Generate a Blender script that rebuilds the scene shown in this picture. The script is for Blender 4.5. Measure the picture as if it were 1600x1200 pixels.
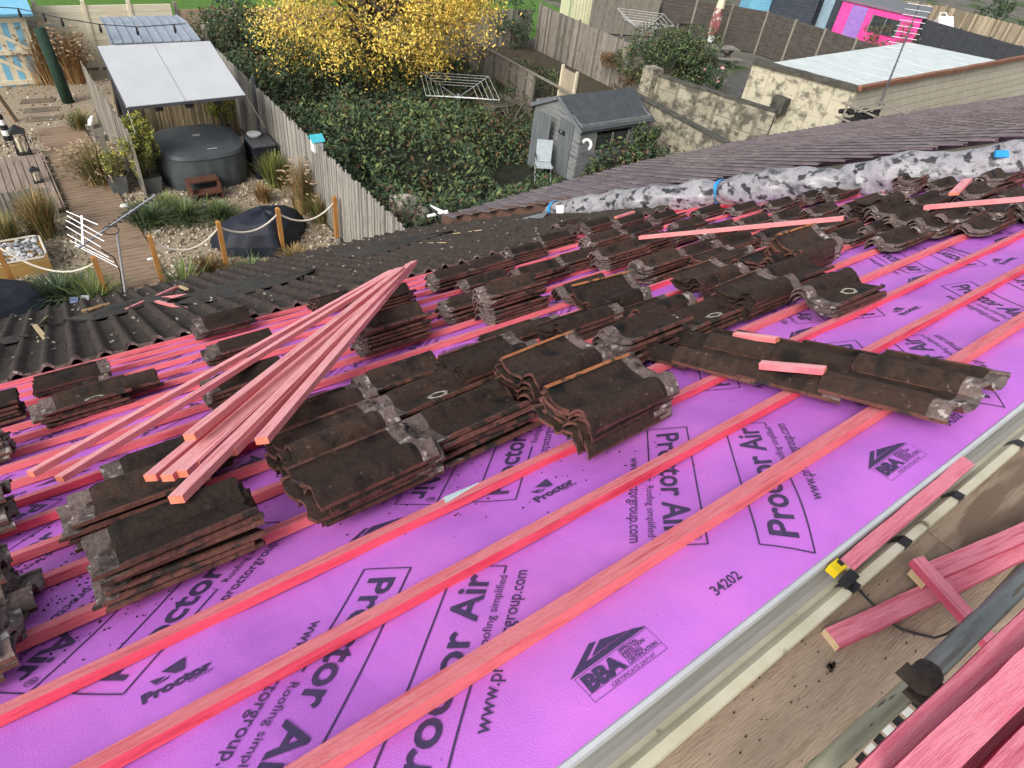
import bpy, bmesh, math, random
from mathutils import Vector, Matrix, noise
R=math.radians; V=Vector
random.seed(7)
for o in list(bpy.data.objects): bpy.data.objects.remove(o)
scene=bpy.context.scene; C=scene.collection
# ---------------- camera
CA=V((0.80893521,-0.57609719,0.11720004)); CB=V((0.31195433,0.58960064,0.74502052)); CC=V((0.49830544,0.56611227,-0.65666474))
CAM=V((0,0,7.9)); F=1012.2
cd=bpy.data.cameras.new('camera'); cam=bpy.data.objects.new('camera',cd); C.objects.link(cam); scene.camera=cam
cam.matrix_world=Matrix(((CA.x,CB.x,-CC.x,CAM.x),(CA.y,CB.y,-CC.y,CAM.y),(CA.z,CB.z,-CC.z,CAM.z),(0,0,0,1)))
cd.sensor_width=36; cd.lens=36*F/1600; cd.clip_start=0.02; cd.clip_end=2000
scene.render.resolution_x=1024; scene.render.resolution_y=768
# ---------------- sky, sun, exposure
SUN_EL=R(38); SUN_AZ=R(-112)      # azimuth from +y towards +x
w=bpy.data.worlds.new('World'); scene.world=w; w.use_nodes=True
nt=w.node_tree; bg=nt.nodes['Background']; sky=nt.nodes.new('ShaderNodeTexSky'); sky.sky_type='NISHITA'; sky.sun_disc=False
sky.sun_elevation=SUN_EL; sky.sun_rotation=SUN_AZ; sky.air_density=1.0; sky.dust_density=4.0; sky.ozone_density=0.6
hsv=nt.nodes.new('ShaderNodeHueSaturation'); hsv.inputs['Saturation'].default_value=0.35
nt.links.new(sky.outputs[0],hsv.inputs['Color']); nt.links.new(hsv.outputs[0],bg.inputs[0]); bg.inputs[1].default_value=0.15
sl=bpy.data.lights.new('sun','SUN'); sl.energy=1.15; sl.angle=R(22); sl.color=(1,0.95,0.89)
so=bpy.data.objects.new('sun',sl); C.objects.link(so)
sd=V((math.sin(SUN_AZ)*math.cos(SUN_EL),math.cos(SUN_AZ)*math.cos(SUN_EL),math.sin(SUN_EL)))
so.rotation_euler=sd.to_track_quat('Z','Y').to_euler()
scene.view_settings.view_transform='Standard'; scene.view_settings.look='None'; scene.view_settings.exposure=0.5; scene.view_settings.gamma=1
# ---------------- helpers
def ray(px,py): return CA*((px-800)/F)-CB*((py-600)/F)+CC
def G(px,py,z=0.0):
    d=ray(px,py); return CAM+d*((z-CAM.z)/d.z)
BE=R(26.6); HH=1.1; SB,CBE=math.sin(BE),math.cos(BE)
NR=V((0,SB,CBE)); SV=V((0,CBE,-SB)); SH=0.95
YH=SH*CBE-HH*SB; ZH=7.9-SH*SB-HH*CBE
def RF(x,s,w=0.0):
    d=.085
    if SH-d<s<SH+d:
        t=(s-SH+d)/(2*d); y=(1-t)**2*(YH-d)+2*t*(1-t)*YH+t*t*(YH+d*CBE); z=(1-t)**2*ZH+2*t*(1-t)*ZH+t*t*(ZH-d*SB)
        a=t*BE; return V((x,y+w*math.sin(a),z+w*math.cos(a)))
    if s>=SH: return V((x, s*CBE+(w-HH)*SB, 7.9-s*SB+(w-HH)*CBE))
    return V((x, YH-(SH-s), ZH+w))
def P(px,py,w=0.0):
    d=ray(px,py); t=-(HH-w)/d.dot(NR); p=d*t; return p.x, p.dot(SV)
def PW(px,py,w=0.0):
    x,s=P(px,py,w); return RF(x,s,w)
def link(o,parent=None):
    C.objects.link(o)
    if parent: o.parent=parent
    return o
def tag(o,label=None,cat=None,group=None,kind=None):
    if label: o['label']=label
    if cat: o['category']=cat
    if group: o['group']=group
    o['kind']=kind or 'thing'
    return o
def thing(name,label,cat,loc=(0,0,0),group=None,rz=0):
    o=bpy.data.objects.new(name,None); o.location=loc; o.rotation_euler=(0,0,rz); o.empty_display_size=0.1
    C.objects.link(o); tag(o,label,cat,group); return o
def wloc(o):
    p=V(o.location)
    while o.parent: o=o.parent; p=p+V(o.location)
    return p
def frame_of(a,b,up):
    a=V(a);b=V(b);x=(b-a).normalized();y=V(up).cross(x).normalized();z=x.cross(y)
    m=Matrix((x,y,z)).transposed().to_4x4(); m.translation=a.lerp(b,.5); return m
class MB:
    def __init__(s): s.v=[]; s.f=[]; s.m=[]
    def add(s,vs,fs,m=0):
        b=len(s.v); s.v+= [tuple(v) for v in vs]
        for f in fs: s.f.append(tuple(b+i for i in f)); s.m.append(m)
    def box(s,c,sx,sy,sz,X=V((1,0,0)),Y=V((0,1,0)),Z=V((0,0,1)),m=0,top=None):
        c=V(c); vs=[c+X*(i*sx/2)+Y*(j*sy/2)+Z*(k*sz/2) for k in(-1,1) for j in(-1,1) for i in(-1,1)]
        s.add(vs,[(0,2,3,1),(0,1,5,4),(1,3,7,5),(3,2,6,7),(2,0,4,6)],m); s.add(vs,[(4,5,7,6)],m if top is None else top)
    def bar(s,a,b,w,h,up=V((0,0,1)),m=0,top=None,n=1,jit=0):
        a=V(a);b=V(b);d=(b-a).normalized(); y=up.cross(d).normalized(); z=d.cross(y)
        rings=[]
        for i in range(n+1):
            p=a.lerp(b,i/n)
            if jit: p=p+y*random.uniform(-jit,jit)+z*random.uniform(-jit,jit)*.4
            rings.append([p-y*w/2-z*h/2,p+y*w/2-z*h/2,p+y*w/2+z*h/2,p-y*w/2+z*h/2])
        vs=[q for r in rings for q in r]; tp=m if top is None else top
        for i in range(n):
            o=4*i
            s.add([vs[o+k] for k in range(8)],[(0,1,5,4),(1,2,6,5),(3,0,4,7)],m); s.add([vs[o+k] for k in range(8)],[(2,3,7,6)],tp)
        s.add(rings[0],[(0,3,2,1)],m); s.add(rings[-1],[(0,1,2,3)],m)
    def tube(s,pts,r,n=8,m=0,cap=True):
        pts=[V(p) for p in pts]; rings=[]
        rr=r if isinstance(r,(list,tuple)) else [r]*len(pts)
        for i,p in enumerate(pts):
            d=(pts[min(i+1,len(pts)-1)]-pts[max(i-1,0)]).normalized()
            u=d.cross(V((0,0,1)) if abs(d.z)<.95 else V((1,0,0))).normalized(); v=u.cross(d)
            rings.append([p+(u*math.cos(2*math.pi*k/n)+v*math.sin(2*math.pi*k/n))*rr[i] for k in range(n)])
        vs=[q for g in rings for q in g]; fs=[]
        for i in range(len(pts)-1):
            for k in range(n): fs.append((i*n+k,i*n+(k+1)%n,(i+1)*n+(k+1)%n,(i+1)*n+k))
        if cap: fs+= [tuple(range(n))[::-1],tuple((len(pts)-1)*n+k for k in range(n))]
        s.add(vs,fs,m)
    def quad(s,a,b,c,d,m=0): s.add([a,b,c,d],[(0,1,2,3)],m)
    def slab(s,pts,t,m=0,top=None,nrm=None):
        pts=[V(p) for p in pts]; n=nrm or (pts[1]-pts[0]).cross(pts[2]-pts[0]).normalized(); k=len(pts)
        if n.z<0 and nrm is None: n=-n
        vs=pts+[p-n*t for p in pts]
        s.add(vs,[tuple(range(k))],m if top is None else top)
        s.add(vs,[tuple(range(2*k-1,k-1,-1))]+[(i,k+i,k+(i+1)%k,(i+1)%k) for i in range(k)],m)
    def build(s,name,mats,parent=None,smooth=False,local=True,frame=None):
        if frame: fi=frame.inverted(); s.v=[tuple(fi@V(v)) for v in s.v]; local=False
        me=bpy.data.meshes.new(name); o=bpy.data.objects.new(name,me)
        off=V((0,0,0))
        if local and s.v:
            n=len(s.v); off=V((sum(v[0] for v in s.v)/n,sum(v[1] for v in s.v)/n,min(v[2] for v in s.v)))
        me.from_pydata([(v[0]-off.x,v[1]-off.y,v[2]-off.z) for v in s.v],[],s.f)
        if not isinstance(mats,(list,tuple)): mats=[mats]
        for m in mats: me.materials.append(m)
        if len(mats)>1:
            for p,k in zip(me.polygons,s.m): p.material_index=k
        if smooth:
            for p in me.polygons: p.use_smooth=True
        me.update(); C.objects.link(o)
        if parent:
            o.parent=parent; o.location=off-wloc(parent)
        else: o.location=off
        if frame:
            fm=frame.copy()
            if parent: fm.translation=fm.translation-wloc(parent)
            o.matrix_local=fm if parent else fm
            if not parent: o.matrix_world=fm
        return o
# ---------------- materials
MATS={}
def hexc(h):
    return tuple((lambda c:(c/12.92 if c<=.04045 else ((c+.055)/1.055)**2.4))(int(h[i:i+2],16)/255) for i in(0,2,4))
def mat(name,cols,scale=5,rough=.8,bump=.3,bs=None,detail=6,stretch=(1,1,1),spots=None,spotscale=40,spotth=.62,coord='Object',rand=.0,spec=.3,metal=0,objs=True,trans=0):
    """cols: 2..3 linear colours mixed by noise; spots: colour of small patches"""
    if name in MATS: return MATS[name]
    m=bpy.data.materials.new(name); m.use_nodes=True; t=m.node_tree; N=t.nodes; L=t.links; b=N['Principled BSDF']
    b.inputs['Roughness'].default_value=rough; b.inputs['Specular IOR Level'].default_value=spec; b.inputs['Metallic'].default_value=metal
    tc=N.new('ShaderNodeTexCoord'); mp=N.new('ShaderNodeMapping'); mp.inputs['Scale'].default_value=stretch
    L.new(tc.outputs[coord],mp.inputs[0])
    src=mp.outputs[0]
    oi=N.new('ShaderNodeObjectInfo')
    if objs:
        ad=N.new('ShaderNodeVectorMath'); ad.operation='ADD'; mu=N.new('ShaderNodeMath'); mu.operation='MULTIPLY'; mu.inputs[1].default_value=37.0
        L.new(oi.outputs['Random'],mu.inputs[0]); L.new(src,ad.inputs[0]); L.new(mu.outputs[0],ad.inputs[1]); src=ad.outputs[0]
    n=N.new('ShaderNodeTexNoise'); n.inputs['Scale'].default_value=scale; n.inputs['Detail'].default_value=detail; n.inputs['Roughness'].default_value=.65
    L.new(src,n.inputs['Vector'])
    cr=N.new('ShaderNodeValToRGB'); e=cr.color_ramp.elements
    k=len(cols); e[0].position=.32; e[0].color=(*cols[0],1); e[1].position=.68; e[1].color=(*cols[-1],1)
    if k==3: q=e.new(.5); q.color=(*cols[1],1)
    L.new(n.outputs['Fac'],cr.inputs[0]); col=cr.outputs[0]
    if spots:
        n2=N.new('ShaderNodeTexNoise'); n2.inputs['Scale'].default_value=spotscale; n2.inputs['Detail'].default_value=3; L.new(src,n2.inputs['Vector'])
        r2=N.new('ShaderNodeValToRGB'); r2.color_ramp.elements[0].position=spotth; r2.color_ramp.elements[1].position=spotth+.06
        L.new(n2.outputs['Fac'],r2.inputs[0]); mx=N.new('ShaderNodeMixRGB'); L.new(r2.outputs[0],mx.inputs[0]); L.new(col,mx.inputs[1]); mx.inputs[2].default_value=(*spots,1); col=mx.outputs[0]
    if rand:
        h=N.new('ShaderNodeHueSaturation'); mr=N.new('ShaderNodeMapRange'); mr.inputs[3].default_value=1-rand; mr.inputs[4].default_value=1+rand
        L.new(oi.outputs['Random'],mr.inputs[0]); L.new(mr.outputs[0],h.inputs['Value']); L.new(col,h.inputs['Color']); col=h.outputs[0]
    L.new(col,b.inputs['Base Color'])
    if bump:
        bn=N.new('ShaderNodeBump'); bn.inputs['Strength'].default_value=bump; bn.inputs['Distance'].default_value=.01
        n3=N.new('ShaderNodeTexNoise'); n3.inputs['Scale'].default_value=bs or scale*4; n3.inputs['Detail'].default_value=5; L.new(src,n3.inputs['Vector'])
        L.new(n3.outputs['Fac'],bn.inputs['Height']); L.new(bn.outputs[0],b.inputs['Normal'])
    if trans: b.inputs['Transmission Weight'].default_value=trans
    MATS[name]=m; return m
def brickmat(name,c1,c2,mortar,bw,bh,rot=(0,0,0),dirt=None,rough=.9,off=.5,ms=.02,dirtth=.5,dscale=1.5):
    m=bpy.data.materials.new(name); m.use_nodes=True; t=m.node_tree; N=t.nodes; L=t.links; b=N['Principled BSDF']; b.inputs['Roughness'].default_value=rough
    tc=N.new('ShaderNodeTexCoord'); mp=N.new('ShaderNodeMapping'); mp.inputs['Rotation'].default_value=rot; L.new(tc.outputs['Object'],mp.inputs[0])
    br=N.new('ShaderNodeTexBrick'); br.inputs['Scale'].default_value=1; br.inputs['Color1'].default_value=(*c1,1); br.inputs['Color2'].default_value=(*c2,1); br.inputs['Mortar'].default_value=(*mortar,1)
    br.inputs['Mortar Size'].default_value=ms; br.inputs['Brick Width'].default_value=bw; br.inputs['Row Height'].default_value=bh; br.offset=off
    L.new(mp.outputs[0],br.inputs['Vector']); col=br.outputs[0]
    n=N.new('ShaderNodeTexNoise'); n.inputs['Scale'].default_value=dscale; n.inputs['Detail'].default_value=8; n.inputs['Roughness'].default_value=.7; L.new(tc.outputs['Object'],n.inputs['Vector'])
    if dirt:
        cr=N.new('ShaderNodeValToRGB'); cr.color_ramp.elements[0].position=dirtth; cr.color_ramp.elements[1].position=dirtth+.12; L.new(n.outputs['Fac'],cr.inputs[0])
        mx=N.new('ShaderNodeMixRGB'); L.new(cr.outputs[0],mx.inputs[0]); L.new(col,mx.inputs[1]); mx.inputs[2].default_value=(*dirt,1); col=mx.outputs[0]
    L.new(col,b.inputs['Base Color'])
    bn=N.new('ShaderNodeBump'); bn.inputs['Strength'].default_value=.5; bn.inputs['Distance'].default_value=.02; L.new(br.outputs['Fac'],bn.inputs['Height']); bn.invert=True; L.new(bn.outputs[0],b.inputs['Normal'])
    return m
M_mem=mat('membrane_violet',[(.44,.125,.59),(.54,.16,.67),(.65,.185,.68)],scale=1.6,rough=.52,bump=.25,bs=260,detail=4,objs=False,spots=(.16,.055,.30),spotscale=95,spotth=.725,spec=.4)
M_ink=mat('black_ink',[(.045,.03,.085),(.07,.045,.12)],scale=60,rough=.6,bump=0)
M_bt=mat('batten_faded',[(.74,.13,.17),(.82,.26,.29),(.62,.09,.125)],scale=5,rough=.8,bump=.5,bs=70,stretch=(.7,10,10),rand=.07,spots=(.30,.10,.08),spotscale=8,spotth=.69)
M_bs=mat('batten_dyed_side',[(.70,.045,.09),(.80,.09,.14),(.55,.03,.06)],scale=3,rough=.7,bump=.3,bs=60,stretch=(1,9,9),rand=.08,spots=(.25,.03,.03),spotscale=7,spotth=.70)
M_bs2=mat('batten_pale_side',[(.66,.10,.13),(.74,.17,.18),(.55,.08,.10)],scale=3,rough=.75,bump=.3,bs=60,stretch=(1,9,9),rand=.08,spots=(.25,.06,.05),spotscale=9,spotth=.68)
M_bl=mat('batten_pink',[(.82,.26,.30),(.90,.44,.45),(.70,.17,.21)],scale=5,rough=.8,bump=.5,bs=60,stretch=(.7,10,10),rand=.06,spots=(.45,.10,.08),spotscale=9,spotth=.71)
M_be=mat('batten_end_grain',[(.62,.16,.10),(.74,.26,.16)],scale=50,rough=.9,bump=.2)
M_tt=mat('tile_weathered_top',[(.0032,.0028,.0028),(.038,.021,.0145),(.0095,.0068,.0056)],scale=7,rough=.78,bump=.55,bs=48,spots=(.085,.065,.045),spotscale=50,spotth=.66,rand=.4)
M_tb=mat('tile_red_body',[(.028,.014,.013),(.135,.055,.040),(.058,.027,.022)],scale=7,rough=.85,bump=.6,bs=60,spots=(.03,.025,.02),spotscale=14,spotth=.56,rand=.25)
M_th=mat('tile_bare_head',[(.05,.036,.032),(.16,.12,.108),(.025,.017,.015)],scale=13,rough=.85,bump=.8,bs=60,spots=(.36,.32,.30),spotscale=24,spotth=.61,rand=.3)
M_lich=mat('tile_lichen',[(.30,.28,.22),(.42,.40,.33)],scale=60,rough=.95,bump=.8)
M_orange=mat('tile_orange_edge',[(.26,.09,.035),(.35,.14,.06)],scale=14,rough=.9,bump=.5,spots=(.06,.04,.02),spotscale=20,spotth=.55)
# ================= ground and setting
def sheet(name,x0,x1,y0,y1,z,m):
    b=MB(); b.quad((x0,y0,z),(x1,y0,z),(x1,y1,z),(x0,y1,z)); o=b.build(name,m); o['kind']='structure'; return o
M_soil=mat('soil',[(.045,.035,.025),(.08,.065,.045),(.05,.055,.03)],scale=1.5,rough=1,bump=.6,bs=12,objs=False)
M_gravel=mat('gravel_stones',[(.10,.075,.05),(.36,.30,.215),(.20,.155,.105)],scale=16,rough=.95,bump=1,bs=30,detail=3,objs=False,spots=(.50,.44,.36),spotscale=26,spotth=.62)
M_lawn=mat('lawn_green',[(.055,.13,.02),(.09,.19,.03),(.07,.15,.03)],scale=3,rough=1,bump=.8,bs=60,objs=False)
M_pave=mat('paving_grey',[(.07,.07,.065),(.12,.12,.11)],scale=3,rough=.95,bump=.4,objs=False)
sheet('ground',-300,500,-300,500,-.012,M_soil)
sheet('gravel',-14,5.35,9.3,26,0,M_gravel)
sheet('lawn',-30,30,26.6,90,.004,M_lawn)
sheet('patio',20.6,60,9.5,40,0,M_pave)
# ================= the house being re-roofed
house=thing('terraced_house','terraced house with violet roofing membrane, pink battens and half its tiles stripped','house',(4,5,0))
def XP(s): return 5.85+(10.9-s)*0.62        # oblique party line on the right
S_EDGE=.815; S_TILE=6.28; S_EAVE=10.9; XL=-6.0
def sag(x,s):
    if s<1.06: return 0.0
    k=min(1,(s-1.06)/.15); fr=((s-1.84)/.835)%1.0
    return k*(-.009*math.sin(math.pi*x/.6)**2-.0035*noise.noise(V((x*3,s*3,0)))-.0022*noise.noise(V((x*9,s*5,4))))+.0035*fr*k
def RM(x,s,w=0): return RF(x,s,w+sag(x,s)+.0)
b=MB(); rows=[S_EDGE,.84]+[.865+.0085*i for i in range(20)]; s_=1.06
while s_<6.9: rows.append(s_); s_+=.045
for k in range(7): rows+= [1.84+.835*k-.001,1.84+.835*k+.001]
rows=sorted(rows)+[7.2,8,9,10,10.9]
nx=230
for i in range(len(rows)-1):
    s0,s1=rows[i],rows[i+1]
    for k in range(nx):
        u0,u1=k/nx,(k+1)/nx
        q=[RM(XL+(XP(s)-XL)*u,s) for s,u in((s0,u0),(s0,u1),(s1,u1),(s1,u0))]; b.quad(*q)
mem=b.build('membrane',M_mem,house,smooth=True); 
# battens
phis=[71.3,63.8,57.95,54.0,50.65,48.42,46.43,44.79,43.45,42.28,41.38,40.49,39.69,38.93,38.2,37.56,37.05,36.6]
sb=[HH/math.tan(R(p-26.6)) for p in phis]
for i,s in enumerate(sb):
    near=i<3
    wd,ht=(.052,.034) if i==0 else ((.046,.030) if near else (.044,.034))
    x1=XP(s)-.05; xs=[XL]; 
    while xs[-1]<x1-4.4 and i>3: xs.append(xs[-1]+random.uniform(3.4,4.2))
    xs.append(x1)
    for a,c in zip(xs[:-1],xs[1:]):
        bb=MB(); n=14
        ds=random.uniform(-.003,.003)
        A=RF(a+.003,s+ds,ht/2+.001);B_=RF(c-.003,s-ds,ht/2+.001)
        bb.bar(A,B_,wd,ht,up=NR,m=1,top=0,n=n,jit=.0016)
        bb.build('batten',[M_bt,M_bs if (i in (1,2,6,7)) else M_bs2],house)
# printing on the membrane
def textmesh(txt,size,offset=0.0,shear=0,sx=1.0,res=3):
    cu=bpy.data.curves.new('t','FONT'); cu.body=txt; cu.size=size; cu.offset=offset; cu.resolution_u=res; cu.shear=shear
    o=bpy.data.objects.new('t',cu); C.objects.link(o); dg=bpy.context.evaluated_depsgraph_get(); me=bpy.data.meshes.new_from_object(o.evaluated_get(dg))
    vs=[(v.co.x*sx,v.co.y) for v in me.vertices]; fs=[tuple(p.vertices) for p in me.polygons]
    bpy.data.objects.remove(o); bpy.data.curves.remove(cu); bpy.data.meshes.remove(me); return vs,fs
R2=math.sqrt(.5)
class Print:
    def __init__(s,o,U,Vv): s.o=o;s.U=U;s.V=Vv
    def p(s,u,v,w=.0026): return RM(s.o[0]+s.U[0]*u+s.V[0]*v, s.o[1]+s.U[1]*u+s.V[1]*v, w)
    def text(s,b,t,u,v): b.add([s.p(u+a,v+c) for a,c in t[0]],t[1])
    def line(s,b,u0,v0,u1,v1,w=.005):
        n=max(1,int(math.hypot(u1-u0,v1-v0)/.03)); d=V((u1-u0,v1-v0)).normalized(); q=V((-d.y,d.x))*w/2
        for i in range(n):
            a=V((u0,v0)).lerp(V((u1,v1)),i/n); c=V((u0,v0)).lerp(V((u1,v1)),(i+1)/n)
            b.quad(s.p(a.x-q.x,a.y-q.y),s.p(c.x-q.x,c.y-q.y),s.p(c.x+q.x,c.y+q.y),s.p(a.x+q.x,a.y+q.y))
    def poly(s,b,pts): b.add([s.p(*q) for q in pts],[tuple(range(len(pts)))])
T_big=textmesh('Proctor Air',.115,.0022,sx=1.08); wbig=max(v[0] for v in T_big[0]); kb=.70/wbig; T_big=([(a*kb,c) for a,c in T_big[0]],T_big[1])
def fit(t,wd): 
    k=wd/max(v[0] for v in t[0]); return ([(a*k,c) for a,c in t[0]],t[1])
T_url=fit(textmesh('www.proctorgroup.com',.052,.0002),.54)
T_roof=fit(textmesh('Roofing simplified',.034),.30)
T_reg=textmesh('\u00ae',.045)
T_pro=fit(textmesh('Proctor',.05,.0022),.165); T_grp=fit(textmesh('GROUP',.016),.06)
T_lap=fit(textmesh("'LAP LINE 150mm",.026,.0006),.235); T_lap2=fit(textmesh('LAP WITH PURPLE SIDE UP',.022,.0006),.235)
T_num=fit(textmesh('34202',.040,.0006),.105)
T_bba=fit(textmesh('BBA',.052,.003),.112); T_cert=fit(textmesh('CERTIFICATE 24/7147',.0125),.135)
T_ap=[fit(textmesh(t,.0135,.0003),wd) for t,wd in(('APPROVAL',.058),('INSPECTION',.072),('TESTING',.052),('CERTIFICATION',.092))]
def air_box(b,pr):
    pr.line(b,0,0,.40,0); pr.line(b,.74,0,.775,0); pr.line(b,0,0,0,.15); pr.line(b,0,.15,.775,.15); pr.line(b,.775,0,.775,.15)
    pr.text(b,T_big,.035,.036); pr.text(b,T_url,.215,-.066); pr.text(b,T_roof,.43,-.012); pr.text(b,T_reg,.72,.105)
def bba(b,pr,onlytop=False):
    pr.poly(b,[(0,0),(.098,.049),(.115,.043),(.058,.014),(.205,.017),(.24,.001)]); pr.poly(b,[(.125,.041),(.199,.018),(.078,.017)])
    if onlytop: return
    for a in(((.008,-.005),(.012,-.070)),((.008,-.005),(.236,-.003)),((.236,-.003),(.238,-.070)),((.012,-.070),(.238,-.070)),((.010,-.052),(.238,-.052))): pr.line(b,*a[0],*a[1],w=.0011)
    pr.text(b,T_bba,.018,-.0475)
    for i,t in enumerate(T_ap): pr.text(b,t,.136,-.0155-.0112*i)
    pr.text(b,T_cert,.068,-.0675)
def prologo(b,pr):
    pr.text(b,T_pro,0,0); pr.text(b,T_grp,.105,-.014)
    pr.poly(b,[(.055,.088),(.115,.100),(.105,.048),(.085,.052)]); pr.poly(b,[(.026,.075),(.036,.050),(.062,.062)]); pr.poly(b,[(.032,.046),(.075,.056),(.062,.046)])
for row in range(8):
    b=MB(); ds=.835*row; dx=[0,-.42,.33,-.1,.5,.2,-.3,.1][row]
    lim=9.0
    for k in range(-4,9):
        X=1.641+1.205*k+dx
        if X+.2<XP(1.7+ds)-.3 and X>-4: air_box(b,Print((X,1.70+ds),(-R2,-R2),(R2,-R2)))
        X=1.405+1.205*k+dx
        if X+.7<XP(1.7+ds)-.3 and X>-4: air_box(b,Print((X,.845+ds),(R2,R2),(-R2,R2)))
        X=1.02+1.205*k+dx
        if X+.3<XP(1.7+ds)-.3: prologo(b,Print((X,1.60+ds),(1,0),(0,1)))
        X=.17+1.205*k+dx
        if X+.3<XP(1.8+ds)-.3: q=Print((X,1.85+ds),(1,0),(0,1)); q.text(b,T_lap,0,0); q.text(b,T_lap2,.0,-.030)
        X=.43+1.205*k+dx
        if row<3 and X<XP(1.9+ds)-.4: bba(b,Print((X,1.875+ds),(1,0),(0,1)),True)
        if row==0:
            bba(b,Print((.614+1.235*k,.9455),(1,0),(0,1))); q=Print((1.062+1.24*k,.905),(1,0),(0,1)); q.text(b,T_num,0,0)
    b.build('printed_lettering',M_ink,house)
# dirt crumbs on membrane
b=MB()
for i in range(900):
    px,py=random.choice([(130,900),(60,960),(110,930),(180,860),(250,770),(150,800),(700,760),(1150,500),(1330,420),(900,700),(200,830)]); px+=random.gauss(0,90);py+=random.gauss(0,40)
    x,s=P(px,py)
    if s<.97 or x>XP(s)-.3: continue
    r=random.uniform(.0008,.0036); c=RM(x,s,r*.4); X=V((1,0,0)); a=random.random()*3
    b.box(c,r*2*random.uniform(.6,1.6),r*1.6,r*.9,X=V((math.cos(a),math.sin(a)*CBE,-math.sin(a)*SB)),Y=V((-math.sin(a),math.cos(a)*CBE,-math.cos(a)*SB)),Z=NR)
tag(b.build('tile_crumbs',M_tt),'dark crumbs of moss and broken tile scattered on the violet membrane','debris',kind='stuff')
b=MB(); q=[P(680,795),P(745,762),P(748,768),P(688,797)]
q=[RF(x,s,.022+.010*(i%2)) for i,(x,s) in enumerate([P(675,793,.02),P(697,780,.02),P(736,761,.02),P(750,758,.02),P(736,772,.02),P(698,790,.02)])]
b.slab(q,.002); tag(b.build('plastic_wrapper',mat('wrapper_pale',[(.45,.62,.66),(.7,.8,.82)],scale=40,rough=.3,bump=.5)),'crumpled pale blue plastic wrapper on the membrane above the third batten','litter')
# laid (not yet stripped) tiles: solid courses with roll profile
TW=.205
def prof(u):   # u in 0..1 across one tile: roll then pan
    if u<.52: return .043*math.sin(math.pi*u/.52)**1.15
    v=(u-.52)/.48; return -.004*math.sin(math.pi*v)
us=[0,.05,.11,.18,.26,.34,.41,.47,.52,.6,.75,.9,.96]
def course(s0,s1,w0,w1,x0,x1,th=.020):
    b=MB(); top=[];bot=[]
    n=int((x1-x0)/TW)
    for k in range(n):
        j=random.uniform(-.006,.006); jw=random.uniform(-.003,.004)
        for u in us:
            x=x0+(k+u)*TW; h=prof(u)
            hh=.014 if u in(.96,) else 0
            top.append((RF(x,s0+j+random.uniform(-.003,.003),w0+h+jw+th),RF(x,s1+j+random.uniform(-.004,.004),w1+h+jw+th)))
            bot.append((RF(x,s0+j,w0+h+jw),RF(x,s1+j,w1+h+jw)))
    for i in range(len(top)-1):
        b.quad(top[i][0],top[i+1][0],top[i+1][1],top[i][1],0)
        b.quad(bot[i][0],bot[i][1],bot[i+1][1],bot[i+1][0],1)
        b.quad(bot[i][0],bot[i+1][0],top[i+1][0],top[i][0],2)
        b.quad(bot[i][1],top[i][1],top[i+1][1],bot[i+1][1],1)
    return b
M_laid=mat('laid_tile_top',[(.016,.013,.012),(.052,.041,.035),(.029,.024,.021)],scale=7,rough=.95,bump=1,bs=45,objs=False,spots=(.14,.115,.09),spotscale=22,spotth=.66)
b=MB(); s=S_TILE-.02; k=0
while s<S_EAVE-.1:
    c=course(s,min(s+.39,S_EAVE+.05),.030,.052,-7.0+(k%2)*0,XP(s+.2)-.30,th=.032 if k==0 else .02)
    o=len(b.v); b.v+=c.v; b.f+=[tuple(o+i for i in f) for f in c.f]; b.m+=c.m; s+=.335; k+=1
b.build('laid_tiles',[M_laid,M_tb,M_th],house,local=True)
# head band of the top course is bare
# house walls and fascia
M_rend=mat('render_cream',[(.42,.38,.30),(.5,.46,.38)],scale=3,rough=.9,bump=.3,objs=False)
ye=RF(0,S_EAVE).y; ze=RF(0,S_EAVE).z
b=MB(); b.box((-.6,ye-.35,(ze-.05)/2),13,.25,ze-.05); b.box((-.6,.38,3.15),14,.25,6.3); b.build('wall',M_rend,house)
b=MB(); b.slab([RF(XL,1.0,-.03),RF(XP(1),1.0,-.03),RF(XP(S_EAVE),S_EAVE-.05,-.03),RF(XL,S_EAVE-.05,-.03)],.12); b.build('roof_deck',mat('rafters_wood',[(.2,.13,.07),(.3,.2,.12)],scale=4),house)
# gutter: lip, channel, front lip
M_pvcw=mat('pvc_grey_lip',[(.42,.44,.47),(.52,.54,.56)],scale=6,rough=.35,bump=.05,objs=False)
M_pvcc=mat('pvc_cream',[(.50,.47,.33),(.66,.63,.50)],scale=7,rough=.4,bump=.1,objs=False,spots=(.16,.13,.09),spotscale=10,spotth=.66)
M_chan=mat('gutter_channel',[(.20,.20,.19),(.34,.33,.31)],scale=5,rough=.4,bump=.1,objs=False,stretch=(.3,4,4))
ys=YH-(SH-S_EDGE); gprof=[(ys+.012,ZH-.004),(ys+.004,ZH+.006),(ys-.006,ZH+.004),(ys-.010,ZH-.012),(ys-.014,ZH-.040),(ys-.024,ZH-.066),(ys-.040,ZH-.074),(ys-.054,ZH-.064),(ys-.064,ZH-.045),(ys-.072,ZH-.034),(ys-.096,ZH-.030),(ys-.099,ZH-.044)]
gm=[0,0,0,1,1,1,2,2,2,2,2]
b=MB()
for i in range(len(gprof)-1):
    (y0,z0),(y1,z1)=gprof[i],gprof[i+1]; b.quad((-6,y0,z0),(-6,y1,z1),(12,y1,z1),(12,y0,z0),gm[i])
gut_o=b.build('gutter',[M_pvcw,M_chan,M_pvcc],house)
sol=gut_o.modifiers.new('s','SOLIDIFY'); sol.thickness=.003
M_blk=mat('black_plastic',[(.012,.012,.013),(.03,.03,.032)],scale=20,rough=.35,bump=.1)
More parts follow.
